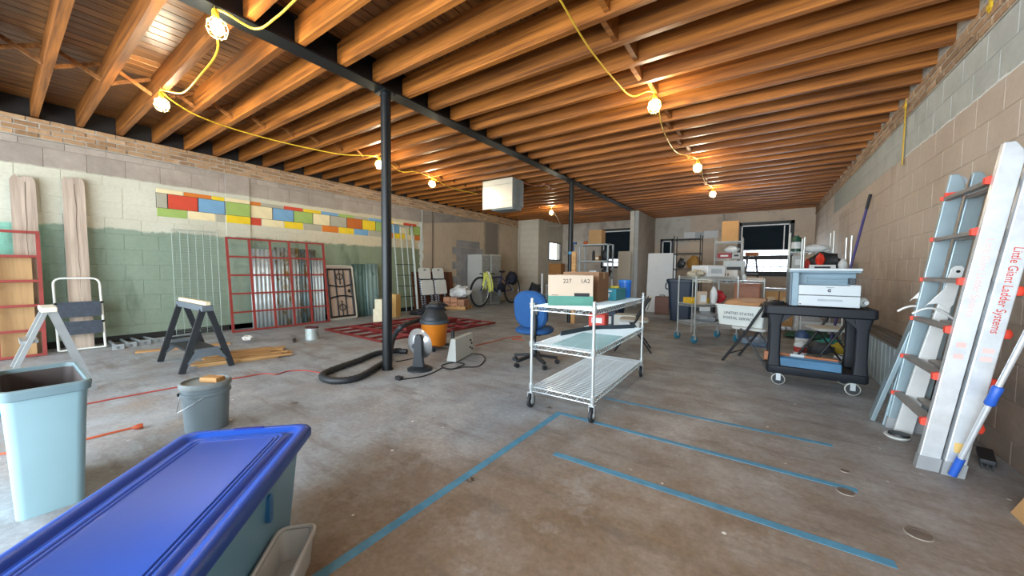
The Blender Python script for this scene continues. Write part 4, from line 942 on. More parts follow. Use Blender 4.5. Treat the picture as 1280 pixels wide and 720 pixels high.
e = thing('cleaning_pad', 'yellow pad lying on the turquoise box', 'pad', (-1.31, 3.86, 1.0375), .3); MB().prism(rrect(.10, .16, .03, 4), lambda u, v, d: (u, v, d), 0, .018).build('pad', mat('yellow_pad', 'd7c54e', .8), e, True)
e = thing('cup_tower', 'bright blue plastic canister at the far corner of the wire cart', 'canister', (-1.29, 4.16, .912)); MBC = mat('blue_canister', '1d6fd0', .4)
MB().lathe([(.001, 0), (.062, 0), (.066, .05), (.068, .17), (.072, .172), (.072, .19)], 24).build('body', MBC, e, True); MB().lathe([(.074, .182), (.074, .205), (.05, .21), (.001, .21)], 24).build('lid', mat('blue_canister_lid', '2f84dd', .4), e, True); e.name = 'canister'
e = thing('tool_case', 'red plastic case on the middle shelf of the wire cart', 'case', (-1.545, 4.02, .571), .1); MB().span((-.10, -.08, 0), (.10, .08, .155)).build('body', mat('red_case', 'c0301d', .45), e, bevel=.015); MB().tube(rpath([(-.05, 0, .15), (-.05, 0, .185), (.05, 0, .185), (.05, 0, .15)], .02), .008, 8).build('handle', MBP, e, True); MB().span((-.06, -.082, .05), (.06, -.0795, .11)).build('label', MWL, e)
e = thing('dark_strip', 'dark strip curving across the middle shelf of the wire cart', 'strip', (0, 0, 0)); pts = spline([(-1.62, 3.2, .575), (-1.50, 3.75, .575), (-1.33, 3.95, .575), (-1.17, 4.15, .575)], 8)
MB().loft([[(p.x-.004, p.y, .571), (p.x+.004, p.y, .571), (p.x+.004, p.y, .615), (p.x-.004, p.y, .615)] for p in pts]).build('strip', mat('slate_strip', '33424b', .6), e); e.location = (0, 0, 0)  # thin dark upright strip curving over the middle shelf
e = thing('reflection_sheet', 'pale translucent sheet put in for the reflection on the middle shelf of the wire cart', 'sheet', (-1.30, 3.15, .5713), .05); MB().span((-.20, -.38, 0), (.21, .38, .003)).build('sheet', clear_mat('clear_sheet', 'e6f2f2', .10), e)  # pale sheet added where a reflection makes the shelf look lighter

# ---------------------------------------------------------------- folding chairs with white seats
MSEAT = mat('white_seat', 'c3c6c2', .5)
def chair3(label, c, rz, s=1, backm=None, hw=.21):
    e = thing('folding_chair', label, 'folding chair', c, rz); e.scale = (s, s, s)
    for y in (-hw, hw):
        MB().tube([(-.27, y, 0), (.02, y, .46), (.22, y, .83)], .017, 8).build('leg', MBP, e, True); MB().tube([(.26, y*.9, 0), (-.07, y*.9, .47)], .012, 8).build('leg', MBP, e, True)
    for p in ((-.20, .11), (.21, .09)): MB().tube([(p[0], -.2, p[1]), (p[0], .2, p[1])], .008, 6).build('cross_bar', MBP, e, True)
    MB().loft([rr(.40, .40, .06, .452), rr(.42, .42, .07, .465), rr(.42, .42, .07, .482), rr(.38, .38, .06, .490)]).build('seat', MSEAT, e, True)
    MB().grid(lambda a, b: (.17+.055*b+.03*sin(pi*a), -.205+.41*a, .64+.19*b), 8, 4).build('backrest', backm or MSEAT, e, True, solid=.014); return e
chair3('dark-legged folding chair holding the white mail tub', (-.06, 5.86, 0), RD(-20), 1.0, MBP, .25)
chair3('white folding chair standing behind the black utility cart', (.78, 6.45, 0), RD(20))
chair3('white folding chair standing behind the wire cart', (-1.60, 5.65, 0), RD(15), 1.0)
mt_ = thing('mail_tub', 'white postal tub with printed lettering on the dark-legged chair', 'tub', (-.16, 5.91, .492), RD(-20)); MMT = mat('corrugated_plastic', 'c9d0cc', .5, 0, .04, 4)
MB().loft([rr(.54, .34, .02, 0, 2), rr(.60, .40, .02, .27, 2)], True, False).loft([rr(.585, .385, .018, .27, 2), rr(.53, .33, .018, .01, 2)], False, True).build('body', MMT, mt_)
MB().loft([rr(.60, .40, .02, .262, 2), rr(.63, .43, .03, .265, 2), rr(.63, .43, .03, .282, 2), rr(.585, .385, .02, .284, 2)], False, False).build('rim', MMT, mt_)
for i, s in enumerate(('UNITED STATES', 'POSTAL SERVICE')): text(s, .052, mat('postal_blue', '20304a', .6), mt_, 'lettering', frame4((-.01, -.1935+.004*i*1.4, .168-.068*i), (1, 0, 0), (0, -.11, 1)), 'CENTER', .0006)
e = thing('paper_bag', 'rolled brown paper sheets lying in the white postal tub', 'paper', (-.17, 5.90, .503), RD(-20)); MKR = mat('kraft_paper', 'b9906a', .8, 0, .1, 9); MKR2 = mat('kraft_dark', '8f6f55', .8)
MB().grid(lambda a, b: (-.24+.44*a, -.13+.15*b, .24+.085*b+.012*sin(a*7)), 10, 4).build('sheet', MKR, e, True, solid=.004); MB().tube([(-.20, .05, .30), (.05, .04, .33), (.24, .06, .325)], [.045, .05, .045], 12).build('roll', MKR2, e, True)
MB().span((-.2, -.1, 0), (.2, .1, .19)).build('lower_sheets', MKR2, e)

# ---------------------------------------------------------------- black utility cart with the copier
MUC = mat('black_cart_plastic', '0c131d', .62, 0, .3, 7); uc = thing('utility_cart', 'heavy black plastic utility cart on casters carrying the copier', 'cart', (.49, 5.08, 0), RD(1))
TW, TD = .90, .60
MB().loft([rr(TW-.03, TD-.03, .04, .772, 4), rr(TW, TD, .045, .785, 4), rr(TW, TD, .045, .862, 4), rr(TW-.012, TD-.012, .04, .868, 4), rr(TW-.05, TD-.05, .03, .866, 4), rr(TW-.06, TD-.06, .03, .846, 4)], True, True).build('top_tray', MUC, uc, True)
MB().loft([rr(.80, .56, .04, .135, 4), rr(.82, .58, .045, .15, 4), rr(.82, .58, .045, .215, 4), rr(.80, .56, .04, .218, 4), rr(.77, .53, .03, .19, 4)], True, True).build('lower_tray', MUC, uc, True)
for sx in (-1, 1):
    for sy in (-1, 1):
        x, y = sx*.345, sy*.225
        MB().loft([rr(.12, .09, .02, .20), rr(.10, .075, .02, .34), rr(.10, .075, .02, .66), rr(.15, .10, .02, .785)]).build('leg', MUC, uc, True).location = (x, y, 0)
        cw = MB().lathe([(.001, -.018), (.048, -.018), (.062, -.014), (.062, .014), (.048, .018), (.001, .018)], 24, (sx*.30, sy*.215, .062), Matrix.Rotation(pi/2, 3, 'X')).build('caster_wheel', mat('pale_tread', 'aaa9a0', .6), uc, True)
        for q in (-1, 1): MB().cyl((sx*.30, sy*.215+q*.0185, .062), (sx*.30, sy*.215+q*.021, .062), .054, 20).build('hub', MCW, cw, True)
        f = MB(); f.span((sx*.30-.02, sy*.215-.028, .05), (sx*.30+.02, sy*.215-.022, .14)); f.span((sx*.30-.02, sy*.215+.022, .05), (sx*.30+.02, sy*.215+.028, .14)); f.span((sx*.30-.035, sy*.215-.035, .128), (sx*.30+.035, sy*.215+.035, .138)); f.build('caster_fork', MCG, uc)
    MB().prism([(0, 0), (.10, 0), (0, -.10)], lambda u, v, d: (sx*(.30-u), -.262+d, .775+v), 0, .05).build('corner_rib', MUC, uc)
cp = thing('copier', 'white and grey desktop copier on the black utility cart', 'copier', (.535, 5.09, .870), RD(1)); MCP = mat('copier_white', 'c3ccd0', .4, 0, .03, 3); MCP2 = mat('copier_blue_grey', '7d97a5', .45); MCP3 = mat('copier_side', '5d6d78', .5)
cw_, chh = .56, .385
MB().span((-cw_/2, -.20, .0), (-cw_/2+.02, .24, chh-.03)).build('side_panel', MCP3, cp, bevel=.005)
MB().span((-cw_/2+.02, -.02, .0), (cw_/2-.01, .24, chh-.03)).build('body', MCP2, cp)
MB().span((-cw_/2+.02, -.205, .0), (-cw_/2+.075, -.02, chh-.03)).build('front_pillar', MCP2, cp, bevel=.004)
MB().span((-cw_/2+.076, -.215, .122), (cw_/2, -.02, .225)).build('front_cover', MCP, cp, bevel=.006)
dr = MB().span((-cw_/2+.076, -.215, .006), (cw_/2, -.02, .117)).build('paper_drawer', MCP, cp, bevel=.006)
MB().prism(rrect(.20, .022, .01, 3, .05, .072), lambda u, v, d: (u, d, v), -.217, -.213).build('handle', mat('handle_shade', 'a4afb4', .5), dr, True)
MB().span((-cw_/2-.005, -.17, chh-.03), (cw_/2+.005, .25, chh-.008)).build('scanner_bed', MCP2, cp, bevel=.004); MB().span((-cw_/2-.008, -.21, chh-.012), (cw_/2+.008, .25, chh+.015)).build('lid', MCP, cp, bevel=.008)
for z in (.255, .29): MB().span((-.12, -.06-.5*(z-.25), z), (cw_/2-.09, .0, z+.008)).build('output_tray', MCP2, cp)
MB().span((cw_/2-.08, -.205, .225), (cw_/2-.004, -.02, .232)).build('control_panel', MCP, cp); MB().span((cw_/2-.075, -.15, .24), (cw_/2-.03, -.06, .30)).build('control_block', mat('control_dark', '3a4046', .5), cp, bevel=.004)
# round emblem: a ring open at the right, with a small wedge in it
MB().prism([(.017*cos(RD(45+270*k/14)), .017*sin(RD(45+270*k/14))) for k in range(15)]+[(.009*cos(RD(315-270*k/14)), .009*sin(RD(315-270*k/14))) for k in range(15)], lambda u, v, d: (.045+u, -.2155-d, .172+v), 0, .0015).build('emblem', MINK, cp)
MB().prism([(-.002, -.010), (.012, .0), (-.002, .008)], lambda u, v, d: (.045+u, -.2155-d, .172+v), 0, .0015).build('emblem', MINK, cp)
MB().span((.018, -.2165, .200), (.078, -.2155, .205)).build('small_print', mat('print_mid', '6f7a80', .6), cp); MB().span((-cw_/2+.086, -.2165, .018), (-cw_/2+.10, -.2155, .028)).build('size_mark', MINK, cp)
e = thing('plastic_bottle', 'white rounded plastic bottle lying right of the copier on the cart', 'bottle', (.865, 5.16, .868), .2); MB().lathe([(.001, -.09), (.04, -.085), (.052, -.06), (.052, .05), (.03, .08), (.018, .085), (.018, .10), (.001, .10)], 20, (0, 0, .053), Matrix.Rotation(pi/2, 3, 'X')).build('body', MMT, e, True); MB().cyl((0, -.10, .053), (0, -.125, .053), .02, 12).build('cap', MWL, e, True)
e = thing('black_bag', 'black cloth and folder at the left corner of the black utility cart', 'bag', (.14, 5.00, .868), .3); MB().grid(blob(0, 0, .012, .085, .14, .035, .5, fl=.012), 16, 8).build('cloth', MBP, e, True)
# lower shelf of the utility cart
e = thing('blue_tray', 'long blue metal tray along the front of the utility cart shelf', 'tray', (.42, 4.87, .2185), RD(-2)); MBT2 = mat('blue_tray', '2f6589', .5, 0, .2, 8)
b = MB(); b.span((-.28, -.05, 0), (.28, -.042, .085)).span((-.28, .06, 0), (.28, .068, .085)).span((-.28, -.05, 0), (-.272, .068, .085)).span((.272, -.05, 0), (.28, .068, .085)).span((-.28, -.05, 0), (.28, .068, .006)); b.build('tray', MBT2, e, bevel=.002)
e = thing('wooden_level', 'orange-brown wooden level lying across the blue tray', 'level', (.40, 5.02, .2195), RD(-6)); MOW = mat('varnished_wood', '9c5a2c', .4, 0, .15, 12); MB().span((-.34, -.02, 0), (.30, .02, .10)).build('body', MOW, e, bevel=.006); MB().span((-.10, -.0215, .03), (.02, -.0195, .105)).build('grey_plate', MJP, e); MB().cyl((.1, -.021, .05), (.1, .021, .05), .025, 12).build('vial', MCG, e, True)
def can(label, c, r, h, m, m2, nm='spray_can'):
    e = thing(nm, label, 'can', c); MB().lathe([(.001, 0), (r, 0), (r, h*.8), (r*.8, h*.9), (r*.5, h*.92), (r*.5, h), (.001, h)], 18).build('body', m, e, True); MB().lathe([(r*1.01, h*.2), (r*1.01, h*.6)], 18).build('label', m2, e, True); return e
can('small white and red can on the floor under the utility cart', tuple(PZ(1000, 443)), .08, .20, MWL, mat('label_red', 'a23a32', .6))
can('grey blue can on the floor behind the small red-labelled can', tuple(PZ(1002, 436)), .09, .30, mat('can_blue', '35527c', .5), MWL)
p = PZ(1025, 455); 
for nm, lab, xy, sz, m in (('floor_bundle', 'crumpled green hose bundle under the utility cart', PZ(1012, 424)[:2], (.44, .22, .14), mat('green_hose', '2f5a48', .6)), ('floor_bundle', 'dark grey bag under the utility cart beside the cans', PZ(1022, 442)[:2], (.22, .13, .16), mat('dark_grey_bag', '43474b', .7)),
                           ('floor_bundle', 'turquoise bag on the floor under the utility cart', PZ(1036, 438)[:2], (.26, .15, .16), mat('turq_bag', '2f8f88', .6)), ('floor_bundle', 'yellow bag on the floor under the right of the utility cart', PZ(1049, 442)[:2], (.16, .11, .14), mat('yellow_bag', 'b09a2e', .6)), ('floor_bundle', 'small white paper bag under the right legs of the utility cart', PZ(1052, 449)[:2], (.10, .07, .06), MWL)):
    e = thing(nm, lab, 'bundle', (*xy, 0)); MB().grid(blob(0, 0, sz[2]*.5, *[s*.8 for s in sz[:2]], sz[2]*.6, .5, fl=sz[2]*.49), 16, 10).build('fabric', m, e, True)
# vertical grey panels along the right wall
gp = thing('metal_panel_run', 'low run of grey metal channels with a rough top along the right wall', 'metal panels', (1.14, 4.62, 0), RD(90)); MGP = mat('grey_channel', 'a9b8bd', .5, .2, .2, 5)
for k in range(15):
    x = .06+.145*k; MB().loft([[(x, .0, z), (x+.085, .0, z), (x+.085, -.05, z), (x+.10, -.05, z), (x+.10, .02, z), (x-.015, .02, z), (x-.015, -.05, z), (x, -.05, z)] for z in (.0, .48)]).build('channel', MGP, gp)
MB().span((.0, -.20, .48), (2.2, .03, .505)).build('top_ledge', wood('rough_ledge', '7c7974', '5b5955', 0, .9, 12, .1, False), gp); MB().span((.0, -.19, .506), (2.2, -.06, .525)).build('top_ledge', bpy.data.materials['rough_ledge'], gp)
MB().span((0, -.075, .0), (2.2, -.06, .48)).build('gap_shade', mat('gap_shade_dark', '2a2f33', .7), gp)  # dark sheet added behind the channels so the gaps between them look shaded

# ---------------------------------------------------------------- big folding ladder, hooks, poles
MLA = mat('ladder_aluminium', 'cfd5d9', .36, .5, .13, 13); MLB = mat('ladder_blue_grey', '93a5ac', .4, .6, .1, 5); MRG = mat('rung_grey', '8b8680', .5, .3, .15, 14); MRO = mat('orange_bracket', 'e0452f', .5); MFT = mat('ladder_foot', '8d9092', .6)
ld = thing('folding_ladder', 'tall aluminium multi-position ladder with orange brackets on the right wall', 'ladder', (0, 0, 0)); LH = 1.97; MTX = mat('ladder_red_print', 'c23a24', .5)
sl = .128
def rail(x0, y, w, t, h, m, nm='rail'):
    o = MB(); c = []
    for z in (.0, h-.10, h-.05, h-.015, h):
        k = max(0, (z-(h-.10))/.10); c.append((z, w*(1-.55*k*k)))
    o.loft([[(x0+sl*z, y-t/2, z), (x0+sl*z+ww, y-t/2, z), (x0+sl*z+ww, y+t/2, z), (x0+sl*z, y+t/2, z)] for z, ww in c]); q = o.build(nm, m, ld, bevel=.005)
    MB().loft([[(x0+sl*z-.004, y-t/2-.004, z), (x0+sl*z+w+.004, y-t/2-.004, z), (x0+sl*z+w+.004, y+t/2+.004, z), (x0+sl*z-.004, y+t/2+.004, z)] for z in (0, .085)]).build('foot', MFT, q); return q
YA, YL = 3.30, 4.03
rA, rB = rail(.850, YA, .090, .045, LH, MLA), rail(.952, YA-.012, .088, .05, LH, MLA)
rail(.862, YL, .088, .04, LH-.02, MLB); rail(.965, YL-.012, .085, .045, LH-.02, MLB)
MB().bar((.80, YL+.10, .012), (.862+sl*.95+.03, YL+.03, .95), .085, .03, (1, 0, 0)).build('outrigger', MLB, ld, bevel=.004); MB().bar((.90, YA+.115, .012), (.90+sl*1.2, YA+.04, 1.2), .07, .028, (1, 0, 0)).build('outrigger', MLB, ld, bevel=.004)
for k in range(6):
    z = .29+.297*k
    for x0, d in ((.850, .0), (.955, .0)):
        x = x0+sl*z; MB().box((x+.03, (YA+YL)/2, z), (.055, YL-YA-.04, .026), Euler((0, RD(-7), 0)).to_matrix()).build('rung', MRG, ld, bevel=.004)
    x = .850+sl*z; MB().prism([(-.02, -.022), (.035, -.032), (.035, .032), (-.02, .016)], lambda u, v, d: (x+u+.0, YA+.025+d, z+v), 0, .03).build('bracket', MRO, ld); MB().box((x+.015, YL-.03, z), (.055, .015, .03)).build('bracket', MRO, ld, bevel=.004)
for z in (1.36, 1.13, .88, .585, .305):
    x = .952+sl*z+.088; MB().lathe([(.001, -.03), (.026, -.026), (.034, 0), (.026, .026), (.001, .03)], 14, (x+.014, YA+.02, z)).build('lock_knob', MRO, ld, True)
for y in (YA, YL): MB().lathe([(.001, -.03), (.036, -.03), (.036, .03), (.001, .03)], 22, (.915+sl*(LH-.06), y+.012, LH-.075), Matrix.Rotation(pi/2, 3, 'X')).build('hinge', MFT, ld, True)
MB().box((.862+sl*1.76+.045, YL-.03, 1.80), (.095, .01, .035)).build('orange_band', MRO, ld)
M4 = frame4((.952+sl*1.13+.047, YA-.012-.0262, 1.13), (-sl, 0, -1), (1, 0, -sl)); text('Little Giant Ladder Systems', .052, MTX, rB, 'lettering', M4, 'CENTER', .0008, .86)
M4 = frame4((.850+sl*1.20+.045, YA-.0232, 1.20), (-sl, 0, -1), (1, 0, -sl)); text('Little Giant Ladder Systems', .046, mat('faded_print', 'd9b4ae', .5), rA, 'lettering', M4, 'CENTER', .0006, .9)
MB().prism(rrect(.05, .06, .004, 1), lambda u, v, d: (.952+sl*.18+.045+u, YA-.038+d, .18+v), 0, .001).build('sticker', mat('sticker_tan', 'd3b06a', .6), rB)
for z, c in ((.80, 'faded_print'), (.73, 'faded_print')): MB().prism(rrect(.04, .03, .004, 1), lambda u, v, d: (.850+sl*z+.045+u, YA-.0235+d, z+v), 0, .0008).build('sticker', bpy.data.materials[c], rA)
for z in (.78, .73): MB().prism(rrect(.045, .028, .004, 1), lambda u, v, d: (.952+sl*z+.045+u, YA-.038+d, z+v), 0, .0008).build('sticker', bpy.data.materials['faded_print'], rB)
# pair of white roof hooks leaning in front of the ladder
hk = thing('ladder_hooks', 'pair of white roof hook bars leaning on the ladder rungs', 'hooks', (0, 0, 0)); MHK = mat('hook_white', 'd4d6d4', .4, .2)
for f_, h_, yy in ((PZ(1128, 541), (1196, 334), 3.86), (PZ(1113, 533), (1173, 330), 4.06)):
    t_ = PY(h_[0], h_[1], yy); y0_ = f_.y; L_ = t_.z
    def hx(z): return f_.x+(t_.x-f_.x)*z/L_
    def hy(z): return y0_+(yy-y0_)*z/L_
    MB().loft([[(hx(z)-w, hy(z)-.012, z), (hx(z)+w, hy(z)-.012, z), (hx(z)+w, hy(z)+.012, z), (hx(z)-w, hy(z)+.012, z)] for z, w in ((.002, .05), (.5, .046), (.88, .036), (L_-.05, .026))]).build('bar', MLB if yy > 4 else MHK, hk, bevel=.003)
    MB().prism([(-.035, L_-.26), (-.085, L_-.27), (-.10, L_-.29), (-.03, L_-.15), (-.03, L_-.01), (-.015, L_+.01), (.015, L_+.01), (.03, L_-.01), (.035, L_-.26), (.02, L_-.30)], lambda u, v, d: (hx(v)+u, hy(v)-.026+d, v), 0, .012).build('hook_head', MHK, hk, bevel=.003)
    MB().tube([(hx(.93)-.15+.2*t, hy(.9)-.03, .90+.075*sin(pi*(.12+.85*t))) for t in [k/12 for k in range(13)]], .008, 8).build('wheel_guard', MHK, hk, True)
    MB().cyl((hx(L_), hy(L_)-.030, L_-.03), (hx(L_), hy(L_)+.012, L_-.03), .010, 10).build('rivet', MST, hk, True)
p = PZ(1121, 547); e = thing('suction_plate', 'white-rimmed oval rubber pad on the floor before the ladder', 'pad', (p.x, p.y, 0)); MB().lathe([(.001, 0), (.055, 0), (.07, .012), (.07, .018), (.001, .02)], 26).build('pad', mat('pad_white', 'cfd3cf', .5), e, True); MB().lathe([(.001, .0205), (.06, .0205), (.055, .034), (.001, .036)], 26, (.012, .01, 0)).build('rubber', MBP, e, True); e.name = 'rubber_pad'
a, b = PZ(1190, 598), PX(1400, 194, 1.335); a.z = .02; d = (b-a); MPO = mat('pole_aluminium', 'd0d5da', .3, .5); MBLU = mat('pole_blue', '2557b5', .45)
e = thing('extension_pole', 'silver extension pole with blue grips leaning at the right edge', 'pole', (0, 0, 0)); dn = d.normalized()
MB().cyl(a, b, .013, 12).build('tube', MPO, e, True); L = d.length; MB().cyl(a-dn*.0, a+dn*.12, .019, 12).build('grip', MBLU, e, True); m0 = PY(1243, 496, a.y+(b.y-a.y)*.42); t0 = .43
for t, l in ((.30, .10),): MB().lathe([(.017, -.06), (.024, -.05), (.021, 0), (.024, .05), (.017, .06)], 12, a+d*t, d.to_track_quat('Z', 'Y').to_matrix()).build('clamp_collar', MBLU, e, True)
e = thing('floor_brush', 'black brush block on the floor behind the ladder by the right wall', 'brush', (1.24, 3.62, 0), RD(75)); MB().span((-.13, -.035, .035), (.13, .035, .065)).build('block', MBP, e, bevel=.006)
b = MB()
for i in range(16):
    for j in (-1, 0, 1): b.box((-.12+.016*i, .022*j, .018), (.006, .006, .036))
b.build('bristles', MBL, e)['kind'] = 'stuff'
e = thing('cardboard_sheet', 'cardboard sheet leaning on the right wall at the right edge', 'cardboard', (0, 0, 0)); MB().loft([[(1.10, 2.94, 0), (1.115, 2.94, 0), (1.115, 2.1, 0), (1.10, 2.1, 0)], [(1.335, 2.90, .62), (1.35, 2.90, .62), (1.35, 2.1, .62), (1.335, 2.1, .62)]]).build('sheet', MCD3, e)
a = PX(1088, 243, 1.325); bq = PZ(1035, 438); 
e = thing('mop_pole', 'dark purple pole leaning on the right wall behind the copier', 'pole', (0, 0, 0)); MPP = mat('purple_pole', '35306f', .4); MB().cyl((bq.x, bq.y, .004), a, .017, 12).build('tube', MPP, e, True); dd = (a-bq).normalized(); MB().cyl(a-dd*.22, a, .021, 12).build('grip', MBP, e, True)
for y, z1, z0 in ((6.22, 3.29, 2.52), (4.31, 3.30, 3.18)):
    e = thing('yellow_strap', 'long yellow strap hanging from the brick ledge on the right wall' if y > 5 else 'short yellow strap end at the top right corner brick ledge', 'strap', (XR-.016, y, 0)); MB().span((-.012, -.022, z0), (-.008, .022, z1)).build('webbing', MYC, e); MB().span((-.02, -.03, z1-.10), (-.006, .03, z1-.06)).build('fold', MYC, e)

# ---------------------------------------------------------------- unit heater under the joists
uh = thing('unit_heater', 'boxy sheet-metal unit heater hanging under the joists', 'heater', (-5.05, 6.66, 2.63)); MUH = mat('heater_sheet_metal', 'c9c6bb', .35, .45, .06, 3); MUH2 = mat('heater_side', '8d989c', .4, .4)
MB().span((-.42, 0, .05), (.42, .46, .66)).build('case', MUH2, uh, bevel=.004); MB().span((-.425, -.012, .0), (.425, .0, .53)).build('front_panel', MUH, uh, bevel=.003); MB().span((-.425, -.012, .535), (.425, .0, .66)).build('front_panel', MUH, uh, bevel=.003)
MB().span((-.424, -.0135, .15), (.424, -.011, .156)).build('seam', mat('seam', '8f8c82', .5), uh)
MB().span((-.2, .05, -.03), (.40, .42, .05)).build('bottom_pan', MUH2, uh, bevel=.004)
for k in range(6): MB().span((.421, .05, .10+.07*k), (.428, .41, .13+.07*k)).build('louvre', MUH2, uh)
for x, y in ((-.4, .03), (.4, .03), (-.4, .43), (.4, .43)): MB().cyl((x, y, .655), (x, y, .70), .008, 8).build('hanger_rod', MST, uh, True)
cord('gas_pipe', 'thin copper pipe under the joists right of the unit heater', [PZ(652, 228, 3.26), PZ(668, 232, 3.26), PZ(682, 230, 3.26), PZ(690, 236, 3.26)], .02, mat('copper_pipe', '9a5b3c', .4, .6), 'pipe')
# ================================================================ REAR OF THE ROOM
MSHW = mat('shelf_white', 'c3c8c8', .4, .4); MSHG = mat('shelf_grey', '9ba2a4', .5, .3); MDK2 = mat('dark_item', '202428', .6, 0, .3, 8); MGC = mat('grey_carton', 'a9b0b2', .75, 0, .06, 6); MWC2 = mat('white_carton', 'cfd2d2', .7, 0, .04, 6)
def wire_rack(name, label, x0, x1, y0, y1, zs, h, m, cat='shelving', r=.013, casters=False):
    e = thing(name, label, cat, (x0, y0, 0)); w, d = x1-x0, y1-y0; b = .10 if casters else 0
    for x in (0, w):
        for y in (0, d):
            MB().cyl((x, y, b), (x, y, h), r, 8).build('post', m, e, True)
            if casters: caster(x, y, e, .05)
    for z in zs: wire_shelf(e, w, d, z, m, 26)
    return e
def box(label, x0, x1, y, d, z0, z1, m, rz=0, name='carton', cat='box', group=None, tape=None):
    e = thing(name, label, cat, ((x0+x1)/2, y, z0), rz, group); w, h = x1-x0, z1-z0
    MB().span((-w/2, 0, 0), (w/2, d, h)).build('body', m, e, bevel=.004)
    MB().span((-w/2+.004, .004, h), (w/2-.004, d-.004, h+.004)).build('lid', m, e)
    if tape: MB().span((-w*.28, -.003, h*.35), (w*.28, -.0005, h*.65)).build('print_panel', tape, e)
    return e
# small chrome cart with three shelves
s0, s1, s2 = Vector((-.90, 6.78, 0)), Vector((-1.22, 7.08, 0)), Vector((-.92, 7.95, 0))
sc_ = thing('service_cart', 'narrow chrome service cart with blue casters before the navy bin', 'cart'); uu = (s0-s1); vv = Vector((-uu.y, uu.x, 0)); WXs, WYs = uu.length, .85; sc_.matrix_world = frame4((s1.x, s1.y, 0), uu, vv)
MCB = mat('caster_blue', '2f6f86', .5)
for x in (0, WXs):
    for y in (0, WYs):
        MB().cyl((x, y, .13), (x, y, 1.15), .012, 8).build('post', MCH, sc_, True); w_ = MB().lathe([(.001, -.018), (.05, -.018), (.064, -.01), (.064, .01), (.05, .018), (.001, .018)], 18, (x, y, .064), Matrix.Rotation(pi/2, 3, 'Y')).build('caster_wheel', MCB, sc_, True); MB().span((x-.024, y-.018, .06), (x+.024, y+.018, .15)).build('caster_fork', MCG, sc_)
for z in (.34, .66): wire_shelf(sc_, WXs, WYs, z, MCH, 26)
wire_shelf(sc_, WXs, WYs, 1.13, MCH, 26)
Mi = sc_.matrix_world
def onc(x, y, z): return tuple(Mi @ Vector((x, y, z)))
def small(name, label, cat, xyz, sz, m, rz=.6, soft=0, m2=None):
    e = thing(name, label, cat, xyz, rz)
    if soft: MB().grid(blob(0, 0, sz[2]*.45, sz[0]/2, sz[1]/2, sz[2]*.55, soft, fl=sz[2]*.44), 14, 9).build('body', m, e, True)
    else:
        MB().span((-sz[0]/2, -sz[1]/2, 0), (sz[0]/2, sz[1]/2, sz[2])).build('body', m, e, bevel=min(sz)*.06)
        MB().span((-sz[0]*.3, -sz[1]/2-.002, sz[2]*.3), (sz[0]*.3, -sz[1]/2, sz[2]*.7)).build('print_panel', m2 or MWL, e)
    return e
small('carton', 'white carton on the top of the narrow service cart', 'box', onc(.16, .46, 1.138), (.34, .44, .20), MWC2, .75, 0, MGC)
small('rag_pile', 'beige cloth heap on the top front of the narrow service cart', 'cloth', onc(.30, .10, 1.137), (.26, .22, .12), mat('beige_cloth', 'a8a08c', .8), .4, .5)
small('yellow_tape_box', 'box with yellow and black caution tape on the middle of the service cart', 'box', onc(.18, .22, .667), (.34, .24, .10), mat('caution_yellow', 'c8a22a', .6, 0, .3, 18), .75, 0, MDK2)
small('red_bag', 'red and yellow bag on the middle shelf of the service cart', 'bag', onc(.20, .66, .668), (.24, .20, .22), mat('red_bag', 'b02830', .6, 0, .3, 8), .3, .4)
small('jug', 'white and blue jug on the right of the service cart shelf', 'jug', onc(.39, .40, .668), (.12, .12, .30), MWC2, .4, .15)
small('bundle', 'grey cloth bundle on the lowest shelf of the service cart', 'cloth', onc(.22, .40, .347), (.38, .56, .17), mat('grey_cloth', '8d9296', .8), .7, .5)
small('cloth_heap', 'white and blue sheeting heaped on the floor beside the service cart', 'cloth', (.02, 7.3, 0), (.5, .45, .14), mat('blue_white_sheet', '7d90a6', .7, 0, .3, 9), .2, .6)
e = thing('beige_carton', 'beige carton on the middle shelf front of the service cart', 'box', onc(.40, .14, .668), .7); MB().span((-.07, -.06, 0), (.07, .06, .22)).build('body', MCD1, e, bevel=.003); MB().span((-.05, -.062, .04), (.05, -.06, .16)).build('print_panel', MWL, e)
# navy wheelie bin, white panel, brown board
e = thing('trash_bin', 'tall navy plastic bin behind the service cart', 'bin', (-1.60, 9.75, 0)); MNV = mat('navy_plastic', '17293f', .5, 0, .1, 4)
MB().loft([rr(.46, .46, .08, .02), rr(.60, .60, .10, .98)], True, False).loft([rr(.57, .57, .09, .98), rr(.43, .43, .07, .06)], False, True).build('body', MNV, e, True); MB().loft([rr(.60, .60, .10, .96), rr(.66, .66, .11, .97), rr(.66, .66, .11, 1.03), rr(.58, .58, .09, 1.04)], False, False).build('rim', MNV, e, True)
for s in (-1, 1): MB().tube(rpath([(s*.32, -.10, .95), (s*.37, -.10, .90), (s*.37, -.10, .80), (s*.31, -.10, .78)], .03), .015, 8).build('handle', MNV, e, True); MB().cyl((s*.2, .2, .05), (s*.26, .2, .05), .05, 14).build('wheel', MBP, e, True)
e = lean('white_board', 'tall white panel leaning before the rear wall right of the wing wall', 'panel', (-2.84, 11.25, 0), (1, 0, 0), (-2.86, 11.45, 1.77)); MB().span((0, 0, 0), (.79, 1.77, .02)).build('sheet', MWC2, e, bevel=.002); 
e.matrix_world = frame4((-2.84, 11.25, 0), (1, .0, 0), (0, .08, 1)); 
